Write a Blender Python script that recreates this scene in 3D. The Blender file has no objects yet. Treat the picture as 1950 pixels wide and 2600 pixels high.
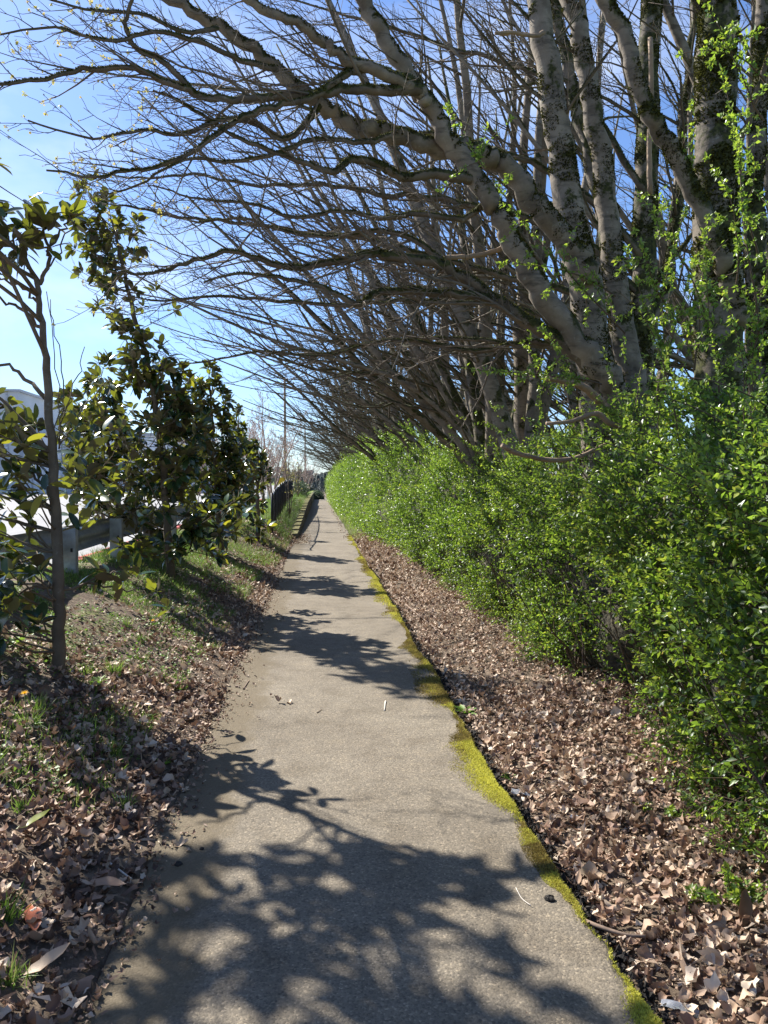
import bpy, math, random
import numpy as np
from mathutils import Vector, Matrix, Euler

R = math.radians
SC = bpy.context.scene
COL = SC.collection
rng = np.random.default_rng(11)
random.seed(5)

# ------------------------------------------------------------------ camera
CAM_H = 1.6
F_PX = 1950.0
cam_d = bpy.data.cameras.new('camera')
cam = bpy.data.objects.new('camera', cam_d)
COL.objects.link(cam)
cam.location = (0, 0, CAM_H)
cam.rotation_euler = (R(90 - 1.76), 0, R(-4.81))
cam_d.sensor_fit = 'VERTICAL'
cam_d.sensor_height = 24.0
cam_d.lens = 24.0 * F_PX / 2600.0
cam_d.clip_start = 0.05
cam_d.clip_end = 2000
SC.camera = cam

# ------------------------------------------------------------------ light
SUN_AZ = 43.0       # degrees to the left of the walking direction
SUN_EL = 42.5
world = bpy.data.worlds.new('World')
SC.world = world
world.use_nodes = True
wn, wl = world.node_tree.nodes, world.node_tree.links
wn.clear()
w_out = wn.new('ShaderNodeOutputWorld')
w_bg = wn.new('ShaderNodeBackground')
w_bg.inputs['Strength'].default_value = 0.075
sky = wn.new('ShaderNodeTexSky')
sky.sky_type = 'NISHITA'
sky.sun_disc = False
sky.sun_elevation = R(SUN_EL)
sky.sun_rotation = R(-SUN_AZ)
sky.air_density = 1.0
sky.dust_density = 0.5
sky.ozone_density = 2.4
w_tc = wn.new('ShaderNodeTexCoord')
w_map = wn.new('ShaderNodeMapping')
w_map.inputs['Scale'].default_value = (1.0, 1.0, 2.2)
w_map.inputs['Location'].default_value = (0.35, 0.1, 0.2)
w_no = wn.new('ShaderNodeTexNoise')
w_no.inputs['Scale'].default_value = 2.3
w_no.inputs['Detail'].default_value = 6
w_no.inputs['Roughness'].default_value = 0.55
w_rm = wn.new('ShaderNodeValToRGB')
w_rm.color_ramp.elements[0].position = 0.52
w_rm.color_ramp.elements[0].color = (0, 0, 0, 1)
w_rm.color_ramp.elements[1].position = 0.80
w_rm.color_ramp.elements[1].color = (0.6, 0.6, 0.6, 1)
w_mx = wn.new('ShaderNodeMixRGB')
w_mx.inputs['Color2'].default_value = (8.0, 8.4, 9.0, 1)
wl.new(w_tc.outputs['Generated'], w_map.inputs['Vector'])
wl.new(w_map.outputs['Vector'], w_no.inputs['Vector'])
wl.new(w_no.outputs['Fac'], w_rm.inputs['Fac'])
wl.new(w_rm.outputs['Color'], w_mx.inputs['Fac'])
w_tint = wn.new('ShaderNodeMixRGB')
w_tint.blend_type = 'MULTIPLY'
w_tint.inputs['Fac'].default_value = 1.0
w_tint.inputs['Color2'].default_value = (0.76, 0.90, 1.14, 1)
wl.new(sky.outputs['Color'], w_tint.inputs['Color1'])
wl.new(w_tint.outputs['Color'], w_mx.inputs['Color1'])
wl.new(w_mx.outputs['Color'], w_bg.inputs['Color'])
wl.new(w_bg.outputs['Background'], w_out.inputs['Surface'])

sun_d = bpy.data.lights.new('sun', 'SUN')
sun_d.energy = 5.0
sun_d.angle = R(0.53)
sun_d.color = (1.0, 0.955, 0.88)
sun = bpy.data.objects.new('sun', sun_d)
COL.objects.link(sun)
_az, _el = R(SUN_AZ), R(SUN_EL)
TO_SUN = Vector((-math.sin(_az) * math.cos(_el), math.cos(_az) * math.cos(_el), math.sin(_el)))
sun.rotation_euler = TO_SUN.to_track_quat('Z', 'Y').to_euler()
sun.location = TO_SUN * 60

SC.view_settings.view_transform = 'Standard'
SC.view_settings.look = 'None'
SC.view_settings.exposure = 1.22
SC.view_settings.gamma = 1.0
SC.cycles.max_bounces = 6
SC.cycles.diffuse_bounces = 3
SC.cycles.glossy_bounces = 3
SC.cycles.transmission_bounces = 4

# ------------------------------------------------------------------ helpers
def tag(o, label=None, cat=None, group=None, kind=None):
    if label: o['label'] = label
    if cat: o['category'] = cat
    if group: o['group'] = group
    if kind: o['kind'] = kind
    return o

def empty(name, loc=(0, 0, 0)):
    o = bpy.data.objects.new(name, None)
    o.location = loc
    o.empty_display_size = 0.2
    COL.objects.link(o)
    return o

def hsh(ix, iy, iz):
    v = np.sin(ix * 127.1 + iy * 311.7 + iz * 74.7) * 43758.5453
    return v - np.floor(v)

def vnoise(x, y, z=0.0):
    x = np.asarray(x, float); y = np.asarray(y, float); z = np.asarray(z, float) + 0 * x
    ix, iy, iz = np.floor(x), np.floor(y), np.floor(z)
    fx, fy, fz = x - ix, y - iy, z - iz
    fx = fx * fx * (3 - 2 * fx); fy = fy * fy * (3 - 2 * fy); fz = fz * fz * (3 - 2 * fz)
    r = 0
    for dx in (0, 1):
        for dy in (0, 1):
            for dz in (0, 1):
                w = (fx if dx else 1 - fx) * (fy if dy else 1 - fy) * (fz if dz else 1 - fz)
                r = r + w * hsh(ix + dx, iy + dy, iz + dz)
    return r

def fbm(x, y, z=0.0, o=3):
    s, a, t = 0, 0.5, 0
    x = np.asarray(x, float); y = np.asarray(y, float); z = np.asarray(z, float)
    for i in range(o):
        s = s + a * vnoise(x, y, z); t += a
        x, y, z, a = x * 2.03 + 5.2, y * 2.03 + 1.7, z * 2.03 + 9.1, a * 0.5
    return s / t

def sstep(a, b, x):
    t = np.clip((np.asarray(x, float) - a) / (b - a), 0, 1)
    return t * t * (3 - 2 * t)

class MB:
    """collects vertices and faces and links them as ONE mesh object"""
    def __init__(self):
        self.V, self.F, self.T, self.M, self.n = [], [], [], [], 0
    def add(self, V, F, tint=0.5, mat=0):
        V = np.asarray(V, float).reshape(-1, 3)
        if isinstance(F, np.ndarray):
            self.F.append((F + self.n, mat))
        else:
            by = {}
            for f in F: by.setdefault(len(f), []).append(f)
            for k, fs in by.items():
                self.F.append((np.array(fs, np.int64) + self.n, mat))
        self.V.append(V)
        t = np.asarray(tint, float)
        self.T.append(np.full(len(V), float(t)) if t.ndim == 0 else t)
        self.n += len(V)
    def box(self, c, s, rot=0.0, tint=0.5, mat=0, bev=0.0):
        hx, hy, hz = s[0] / 2, s[1] / 2, s[2] / 2
        if bev <= 0:
            V = np.array([[x, y, z] for z in (-hz, hz) for y in (-hy, hy) for x in (-hx, hx)])
            F = [(0, 2, 3, 1), (4, 5, 7, 6), (0, 1, 5, 4), (2, 6, 7, 3), (0, 4, 6, 2), (1, 3, 7, 5)]
        else:
            b = min(bev, hx * .9, hy * .9, hz * .9)
            prof = [(-hz, hx - b, hy - b), (-hz + b, hx, hy), (hz - b, hx, hy), (hz, hx - b, hy - b)]
            V = []
            for z, a, d in prof:
                V += [[-a, -d, z], [a, -d, z], [a, d, z], [-a, d, z]]
            V = np.array(V)
            F = [(3, 2, 1, 0), (12, 13, 14, 15)]
            for k in range(3):
                for i in range(4):
                    j = (i + 1) % 4
                    F.append((k * 4 + i, k * 4 + j, k * 4 + 4 + j, k * 4 + 4 + i))
        if rot:
            cr, sr = math.cos(rot), math.sin(rot)
            V = V @ np.array([[cr, sr, 0], [-sr, cr, 0], [0, 0, 1]])
        self.add(V + np.array(c), F, tint, mat)
    def tubes(self, lines, sides, tint=0.5, mat=0, rough=0.0, cap=True):
        """lines: list of (pts, radii[, tint]); grouped by point count and built in one go"""
        by = {}
        for l in lines: by.setdefault(len(l[0]), []).append(l)
        for n, ls in by.items():
            P = np.array([l[0] for l in ls], float)
            Rr = np.array([l[1] for l in ls], float)
            m = len(ls)
            T = np.gradient(P, axis=1)
            T /= np.linalg.norm(T, axis=2, keepdims=True) + 1e-9
            mean = T.mean(1)
            ref = np.eye(3)[np.argmin(np.abs(mean), axis=1)][:, None, :]
            A = np.cross(T, ref); A /= np.linalg.norm(A, axis=2, keepdims=True) + 1e-9
            B = np.cross(T, A)
            th = np.linspace(0, 2 * math.pi, sides, endpoint=False)
            ca, sa = np.cos(th), np.sin(th)
            rr = Rr[:, :, None] * np.ones(sides)
            if rough:
                rr = rr * (1 + rough * (fbm(P[:, :, None, 0] * 5 + ca * 2, P[:, :, None, 2] * 5 + sa * 2, P[:, :, None, 1] * 5, 2) - 0.5) * 2)
            V = P[:, :, None, :] + rr[..., None] * (ca[None, None, :, None] * A[:, :, None, :] + sa[None, None, :, None] * B[:, :, None, :])
            i = np.arange(n - 1)[:, None] * sides
            j = np.arange(sides)[None, :]
            jn = (j + 1) % sides
            q = np.stack([i + j, i + jn, i + sides + jn, i + sides + j], -1).reshape(-1, 4)
            F = (np.arange(m)[:, None, None] * (n * sides) + q[None]).reshape(-1, 4)
            tt = tint
            if len(ls[0]) > 2:
                tt = np.repeat(np.array([l[2] for l in ls], float), n * sides)
            n0 = self.n
            self.add(V.reshape(-1, 3), F, tt, mat)
            if cap and sides >= 4:
                base = np.arange(m)[:, None] * (n * sides) + n0
                e = base + (n - 1) * sides + np.arange(sides)[None]
                s = base + np.arange(sides)[::-1][None]
                self.F.append((e, mat)); self.F.append((s, mat))
    def scatter(self, tv, tf, loc, rot, scl, tint, mat=0):
        """copies of a template: loc (m,3), rot (m,3,3), scl (m,) or (m,3)"""
        m = len(loc)
        if m == 0: return
        scl = np.asarray(scl, float)
        if scl.ndim == 1: scl = scl[:, None].repeat(3, 1)
        V = np.einsum('mij,mnj->mni', rot, tv[None] * scl[:, None, :]) + loc[:, None, :]
        k = len(tv)
        n0 = self.n
        self.V.append(V.reshape(-1, 3))
        self.T.append(np.repeat(np.asarray(tint, float), k))
        self.n += m * k
        by = {}
        for f in tf: by.setdefault(len(f), []).append(f)
        for _, fs in by.items():
            fa = np.array(fs)
            self.F.append(((np.arange(m)[:, None, None] * k + fa[None] + n0).reshape(-1, fa.shape[1]), mat))
    def build(self, name, mats, parent=None, smooth=True):
        me = bpy.data.meshes.new(name)
        V = np.concatenate(self.V)
        me.vertices.add(len(V)); me.vertices.foreach_set('co', V.astype(np.float32).ravel())
        loops = np.concatenate([f.ravel() for f, _ in self.F])
        tot = np.concatenate([np.full(len(f), f.shape[1]) for f, _ in self.F])
        mi = np.concatenate([np.full(len(f), m) for f, m in self.F])
        st = np.concatenate([[0], np.cumsum(tot)[:-1]])
        me.loops.add(len(loops)); me.loops.foreach_set('vertex_index', loops.astype(np.int32))
        me.polygons.add(len(tot))
        me.polygons.foreach_set('loop_start', st.astype(np.int32))
        me.polygons.foreach_set('loop_total', tot.astype(np.int32))
        me.polygons.foreach_set('material_index', mi.astype(np.int32))
        me.polygons.foreach_set('use_smooth', np.full(len(tot), bool(smooth)))
        a = me.attributes.new('tint', 'FLOAT', 'POINT')
        a.data.foreach_set('value', np.concatenate(self.T).astype(np.float32))
        me.update(calc_edges=True)
        me.validate()
        for mt in (mats if isinstance(mats, (list, tuple)) else [mats]):
            me.materials.append(mt)
        o = bpy.data.objects.new(name, me)
        COL.objects.link(o)
        if parent is not None: o.parent = parent
        return o

def kids(o):
    return [c for c in COL.objects if c.parent == o]

def copy_tree(src, loc, rz, scl=1.0):
    r = src.copy(); COL.objects.link(r)
    r.location = loc; r.rotation_euler = (0, 0, rz)
    r.scale = (scl, scl, scl)
    for ch in kids(src):
        c = ch.copy(); COL.objects.link(c); c.parent = r
        for g in kids(ch):
            d = g.copy(); COL.objects.link(d); d.parent = c
    return r

def rot_from(z, roll):
    """frames with local Y along z-dir given (m,3) and a roll angle (m,): returns (m,3,3), columns X,Y,Z"""
    Y = z / (np.linalg.norm(z, axis=1, keepdims=True) + 1e-9)
    ref = np.where(np.abs(Y[:, 2:3]) > 0.95, np.array([[1.0, 0, 0]]), np.array([[0, 0, 1.0]]))
    X = np.cross(Y, ref); X /= np.linalg.norm(X, axis=1, keepdims=True) + 1e-9
    Z = np.cross(X, Y)
    c, s = np.cos(roll)[:, None], np.sin(roll)[:, None]
    X2 = X * c + Z * s
    Z2 = -X * s + Z * c
    return np.stack([X2, Y, Z2], -1)

def runit(m):
    v = rng.normal(size=(m, 3))
    return v / np.linalg.norm(v, axis=1, keepdims=True)

# world position seen at a pixel of the photograph at forward distance Y (used to take measurements)
_RC = np.array(Euler(cam.rotation_euler).to_matrix())
def U(px, py, Y):
    d = _RC @ np.array([(px - 975) / F_PX, -(py - 1300) / F_PX, -1.0])
    s = Y / d[1]
    return np.array([0, 0, CAM_H]) + s * d
def UD(x, y, Y):
    return U(x * 1.1754, y * 1.1754, Y)

# ------------------------------------------------------------------ materials
def new_mat(name):
    m = bpy.data.materials.new(name)
    m.use_nodes = True
    nt = m.node_tree
    nt.nodes.clear()
    out = nt.nodes.new('ShaderNodeOutputMaterial')
    return m, nt.nodes, nt.links, out

def N(nodes, kind, **kw):
    n = nodes.new(kind)
    for k, v in kw.items():
        if k in n.inputs: n.inputs[k].default_value = v
        else: setattr(n, k, v)
    return n

def ramp(nodes, stops):
    r = nodes.new('ShaderNodeValToRGB')
    e = r.color_ramp.elements
    while len(e) < len(stops): e.new(0.5)
    for i, (p, c) in enumerate(stops):
        e[i].position = p
        e[i].color = tuple(c) + (1,) if len(c) == 3 else c
    return r

def simple(name, color, rough=0.7, metal=0.0, nscale=8.0, var=0.25, bump=0.0, bscale=40.0, spec=0.4):
    m, n, l, out = new_mat(name)
    p = N(n, 'ShaderNodeBsdfPrincipled')
    p.inputs['Roughness'].default_value = rough
    p.inputs['Metallic'].default_value = metal
    p.inputs['Specular IOR Level'].default_value = spec
    tc = N(n, 'ShaderNodeTexCoord')
    no = N(n, 'ShaderNodeTexNoise', Scale=nscale, Detail=5.0)
    l.new(tc.outputs['Object'], no.inputs['Vector'])
    a = [c * (1 - var) for c in color]; b = [min(1, c * (1 + var)) for c in color]
    r = ramp(n, [(0.3, a), (0.7, b)])
    l.new(no.outputs['Fac'], r.inputs['Fac'])
    l.new(r.outputs['Color'], p.inputs['Base Color'])
    if bump:
        nb = N(n, 'ShaderNodeTexNoise', Scale=bscale, Detail=4.0)
        l.new(tc.outputs['Object'], nb.inputs['Vector'])
        bp = N(n, 'ShaderNodeBump', Strength=bump, Distance=0.02)
        l.new(nb.outputs['Fac'], bp.inputs['Height'])
        l.new(bp.outputs['Normal'], p.inputs['Normal'])
    l.new(p.outputs['BSDF'], out.inputs['Surface'])
    return m

def leafy(name, stops, rough=0.4, trans=0.35, tcol=None, back=None, spec=0.5):
    """leaf: colour from the tint of each leaf; lets light through; may have another underside"""
    m, n, l, out = new_mat(name)
    at = N(n, 'ShaderNodeAttribute', attribute_name='tint')
    r = ramp(n, stops)
    l.new(at.outputs['Fac'], r.inputs['Fac'])
    col = r.outputs['Color']
    p = N(n, 'ShaderNodeBsdfPrincipled')
    p.inputs['Roughness'].default_value = rough
    p.inputs['Specular IOR Level'].default_value = spec
    if back is not None:
        g = N(n, 'ShaderNodeNewGeometry')
        rb = ramp(n, back)
        l.new(at.outputs['Fac'], rb.inputs['Fac'])
        mx = N(n, 'ShaderNodeMixRGB')
        l.new(g.outputs['Backfacing'], mx.inputs['Fac'])
        l.new(col, mx.inputs['Color1'])
        l.new(rb.outputs['Color'], mx.inputs['Color2'])
        l.new(mx.outputs['Color'], p.inputs['Base Color'])
        rg = N(n, 'ShaderNodeMath', operation='MULTIPLY_ADD')
        rg.inputs[1].default_value = 0.45; rg.inputs[2].default_value = rough
        l.new(g.outputs['Backfacing'], rg.inputs[0])
        l.new(rg.outputs[0], p.inputs['Roughness'])
    else:
        l.new(col, p.inputs['Base Color'])
    if trans > 0:
        t = N(n, 'ShaderNodeBsdfTranslucent')
        if tcol:
            rt = ramp(n, tcol)
            l.new(at.outputs['Fac'], rt.inputs['Fac'])
            l.new(rt.outputs['Color'], t.inputs['Color'])
        else:
            l.new(col, t.inputs['Color'])
        ms = N(n, 'ShaderNodeMixShader', Fac=trans)
        l.new(p.outputs['BSDF'], ms.inputs[1]); l.new(t.outputs['BSDF'], ms.inputs[2])
        l.new(ms.outputs['Shader'], out.inputs['Surface'])
    else:
        l.new(p.outputs['BSDF'], out.inputs['Surface'])
    return m

def bark(name, c1, c2, moss=0.5, bands=True, dark=(0.035, 0.032, 0.028)):
    """grey bark with cross bands, lichen and moss along the upper side of limbs"""
    m, n, l, out = new_mat(name)
    tc = N(n, 'ShaderNodeTexCoord')
    p = N(n, 'ShaderNodeBsdfPrincipled', Roughness=0.85)
    p.inputs['Specular IOR Level'].default_value = 0.25
    n1 = N(n, 'ShaderNodeTexNoise', Scale=5.0, Detail=6.0, Roughness=0.6)
    l.new(tc.outputs['Object'], n1.inputs['Vector'])
    r1 = ramp(n, [(0.32, c1), (0.68, c2)])
    l.new(n1.outputs['Fac'], r1.inputs['Fac'])
    col = r1.outputs['Color']
    mp = N(n, 'ShaderNodeMapping')
    mp.inputs['Scale'].default_value = (2.5, 2.5, 11.0)
    l.new(tc.outputs['Object'], mp.inputs['Vector'])
    n2 = N(n, 'ShaderNodeTexNoise', Scale=1.6, Detail=4.0, Roughness=0.65)
    l.new(mp.outputs['Vector'], n2.inputs['Vector'])
    if bands:
        r2 = ramp(n, [(0.36, (1, 1, 1)), (0.46, (0, 0, 0))])
        l.new(n2.outputs['Fac'], r2.inputs['Fac'])
        mu = N(n, 'ShaderNodeMath', operation='MULTIPLY'); mu.inputs[1].default_value = 0.5
        l.new(r2.outputs['Color'], mu.inputs[0])
        mx = N(n, 'ShaderNodeMixRGB', Color2=dark + (1,))
        l.new(mu.outputs[0], mx.inputs['Fac']); l.new(col, mx.inputs['Color1'])
        col = mx.outputs['Color']
    # pale lichen spots
    n3 = N(n, 'ShaderNodeTexNoise', Scale=16.0, Detail=5.0, Roughness=0.7)
    l.new(tc.outputs['Object'], n3.inputs['Vector'])
    r3 = ramp(n, [(0.60, (0, 0, 0)), (0.68, (1, 1, 1))])
    l.new(n3.outputs['Fac'], r3.inputs['Fac'])
    ml = N(n, 'ShaderNodeMath', operation='MULTIPLY'); ml.inputs[1].default_value = 0.35
    l.new(r3.outputs['Color'], ml.inputs[0])
    m3 = N(n, 'ShaderNodeMixRGB', Color2=(0.36, 0.37, 0.31, 1))
    l.new(ml.outputs[0], m3.inputs['Fac']); l.new(col, m3.inputs['Color1'])
    col = m3.outputs['Color']
    if moss > 0:
        g = N(n, 'ShaderNodeNewGeometry')
        sx = N(n, 'ShaderNodeSeparateXYZ')
        l.new(g.outputs['Normal'], sx.inputs['Vector'])
        n4 = N(n, 'ShaderNodeTexNoise', Scale=4.5, Detail=6.0, Roughness=0.7)
        l.new(tc.outputs['Object'], n4.inputs['Vector'])
        ad = N(n, 'ShaderNodeMath', operation='MULTIPLY_ADD')
        ad.inputs[1].default_value = 0.24
        l.new(sx.outputs['Z'], ad.inputs[0]); l.new(n4.outputs['Fac'], ad.inputs[2])
        r4 = ramp(n, [(0.86 - 0.4 * moss, (0, 0, 0)), (0.93 - 0.4 * moss, (1, 1, 1))])
        l.new(ad.outputs[0], r4.inputs['Fac'])
        n5 = N(n, 'ShaderNodeTexNoise', Scale=30.0, Detail=3.0)
        l.new(tc.outputs['Object'], n5.inputs['Vector'])
        r5 = ramp(n, [(0.3, (0.014, 0.015, 0.007)), (0.7, (0.075, 0.078, 0.020))])
        l.new(n5.outputs['Fac'], r5.inputs['Fac'])
        m4 = N(n, 'ShaderNodeMixRGB')
        l.new(r4.outputs['Color'], m4.inputs['Fac']); l.new(col, m4.inputs['Color1'])
        l.new(r5.outputs['Color'], m4.inputs['Color2'])
        col = m4.outputs['Color']
    l.new(col, p.inputs['Base Color'])
    sm = N(n, 'ShaderNodeMath', operation='ADD')
    l.new(n2.outputs['Fac'], sm.inputs[0]); l.new(n3.outputs['Fac'], sm.inputs[1])
    bp = N(n, 'ShaderNodeBump', Strength=0.5, Distance=0.012)
    l.new(sm.outputs[0], bp.inputs['Height'])
    l.new(bp.outputs['Normal'], p.inputs['Normal'])
    l.new(p.outputs['BSDF'], out.inputs['Surface'])
    return m

M = {}
M['bark'] = bark('maple_bark', (0.125, 0.10, 0.074), (0.285, 0.24, 0.182), 0.76)
M['bark_mossy'] = bark('mossy_bark', (0.105, 0.086, 0.064), (0.24, 0.20, 0.152), 1.02)
M['limb'] = bark('limb_bark', (0.075, 0.058, 0.041), (0.175, 0.138, 0.10), 0.98, False)
M['twig'] = bark('twig_bark', (0.10, 0.08, 0.060), (0.215, 0.172, 0.13), 0.34, False)
M['dead'] = simple('dead_wood', (0.27, 0.19, 0.12), 0.8, nscale=6, var=0.3, bump=0.5, bscale=30)
M['mag_bark'] = bark('magnolia_bark', (0.095, 0.070, 0.046), (0.185, 0.142, 0.095), 0.0, False)
M['pink_twig'] = simple('pinkish_twig', (0.44, 0.33, 0.28), 0.85)
M['blossom'] = leafy('maple_blossom', [(0, (0.42, 0.42, 0.10)), (1, (0.62, 0.50, 0.16))], 0.6, 0.45)
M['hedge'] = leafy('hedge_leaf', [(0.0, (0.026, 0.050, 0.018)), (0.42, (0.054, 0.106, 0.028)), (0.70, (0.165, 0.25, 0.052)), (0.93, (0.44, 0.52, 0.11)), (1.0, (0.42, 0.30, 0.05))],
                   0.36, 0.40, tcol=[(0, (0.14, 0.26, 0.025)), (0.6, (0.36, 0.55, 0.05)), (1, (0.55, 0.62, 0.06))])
M['hedge_stem'] = simple('hedge_stem', (0.10, 0.07, 0.045), 0.85)
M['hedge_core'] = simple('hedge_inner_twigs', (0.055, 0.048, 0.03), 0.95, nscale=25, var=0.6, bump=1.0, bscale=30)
M['mag_leaf'] = leafy('magnolia_leaf', [(0, (0.016, 0.042, 0.020)), (0.75, (0.036, 0.085, 0.032)), (1, (0.11, 0.16, 0.03))], 0.20, 0.24,
                      tcol=[(0, (0.02, 0.03, 0.004)), (0.40, (0.14, 0.16, 0.015)), (0.65, (0.42, 0.48, 0.03)), (1, (0.75, 0.70, 0.05))],
                      back=[(0, (0.085, 0.068, 0.040)), (0.5, (0.14, 0.105, 0.052)), (1, (0.19, 0.18, 0.06))], spec=0.8)
M['litter'] = leafy('dry_leaf', [(0, (0.075, 0.043, 0.030)), (0.35, (0.235, 0.138, 0.090)), (0.65, (0.43, 0.30, 0.20)), (1, (0.66, 0.54, 0.41))], 0.62, 0.12, spec=0.35)
M['grass'] = leafy('grass_blade', [(0, (0.07, 0.14, 0.02)), (0.55, (0.17, 0.29, 0.04)), (1, (0.46, 0.46, 0.16))], 0.5, 0.4)
M['weed'] = leafy('weed_leaf', [(0, (0.06, 0.15, 0.02)), (1, (0.22, 0.36, 0.05))], 0.5, 0.4)
M['moss'] = leafy('bright_moss', [(0, (0.15, 0.115, 0.035)), (0.3, (0.33, 0.26, 0.08)), (0.6, (0.47, 0.45, 0.08)), (1, (0.68, 0.65, 0.12))], 0.9, 0.30, spec=0.1)
M['limb_moss'] = leafy('limb_moss', [(0, (0.022, 0.024, 0.008)), (0.7, (0.085, 0.088, 0.020)), (1, (0.19, 0.18, 0.04))], 0.9, 0.25, spec=0.1)
M['young_leaf'] = leafy('young_leaf', [(0, (0.20, 0.20, 0.05)), (1, (0.42, 0.36, 0.10))], 0.6, 0.4)
M['conifer'] = leafy('hazed_conifer_needles', [(0, (0.17, 0.20, 0.20)), (1, (0.26, 0.29, 0.27))], 0.8, 0.2)  # pale blue-grey: distance haze painted into the needle colour
M['bush'] = leafy('hazed_bush_leaf', [(0, (0.045, 0.075, 0.045)), (1, (0.12, 0.17, 0.08))], 0.6, 0.25)  # greens lightened to imitate haze over the far bushes
M['steel'] = simple('galvanised_steel', (0.36, 0.38, 0.39), 0.5, 0.75, nscale=14, var=0.22, bump=0.12, bscale=60)
M['post_steel'] = simple('weathered_post', (0.34, 0.35, 0.34), 0.62, 0.5, nscale=9, var=0.3, bump=0.15, bscale=50)
M['black_metal'] = simple('black_coated_metal', (0.018, 0.019, 0.024), 0.4, 0.0)
M['wood_pole'] = simple('pole_wood', (0.24, 0.17, 0.12), 0.85)
M['glass'] = simple('insulator_glass', (0.35, 0.36, 0.35), 0.25)
M['white_wall'] = simple('painted_wall', (0.80, 0.81, 0.82), 0.75, nscale=0.6, var=0.05)
M['grey_wall'] = simple('grey_wall', (0.55, 0.57, 0.59), 0.75, nscale=0.6, var=0.06)
M['trim'] = simple('building_trim', (0.42, 0.43, 0.45), 0.6)
M['door'] = simple('roller_door', (0.66, 0.68, 0.70), 0.6)
M['block'] = simple('concrete_block', (0.15, 0.135, 0.115), 0.95, nscale=12, var=0.45, bump=0.8, bscale=40)
M['block_cap'] = simple('mossy_block_top', (0.17, 0.155, 0.055), 0.95, nscale=9, var=0.5, bump=0.6, bscale=50)
M['yellow'] = simple('yellow_paint', (0.75, 0.48, 0.03), 0.5)
M['white'] = simple('white_paint', (0.78, 0.78, 0.76), 0.5, var=0.05)
M['petal'] = leafy('dandelion_petal', [(0, (0.85, 0.50, 0.01)), (1, (0.95, 0.62, 0.02))], 0.6, 0.3)
M['stalk'] = simple('green_stalk', (0.18, 0.24, 0.07), 0.6)
M['red_leaf'] = leafy('orange_leaf', [(0, (0.42, 0.12, 0.05)), (1, (0.50, 0.16, 0.07))], 0.3, 0.1)
M['brown_leaf'] = leafy('brown_leaf', [(0, (0.20, 0.10, 0.05)), (1, (0.34, 0.21, 0.13))], 0.45, 0.1)
M['pale_leaf'] = leafy('pale_leaf', [(0, (0.38, 0.27, 0.17)), (1, (0.50, 0.37, 0.25))], 0.6, 0.1)
M['green_leaf'] = leafy('fallen_green_leaf', [(0, (0.13, 0.16, 0.03)), (1, (0.25, 0.26, 0.05))], 0.35, 0.2)
M['stick'] = simple('stick_bark', (0.20, 0.14, 0.10), 0.85, nscale=30, var=0.35)
M['pale_stick'] = simple('pale_stick', (0.52, 0.47, 0.40), 0.7)
M['soil'] = simple('black_soil', (0.03, 0.026, 0.022), 0.95, nscale=40, var=0.5, bump=1.0, bscale=80)
M['pebble'] = simple('pebble', (0.11, 0.10, 0.095), 0.9)

def mat_plastic():
    m, n, l, out = new_mat('clear_wrapper')
    p = N(n, 'ShaderNodeBsdfPrincipled', Roughness=0.15)
    p.inputs['Base Color'].default_value = (0.55, 0.57, 0.60, 1)
    p.inputs['Transmission Weight'].default_value = 0.6
    l.new(p.outputs['BSDF'], out.inputs['Surface'])
    return m
M['plastic'] = mat_plastic()

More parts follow.
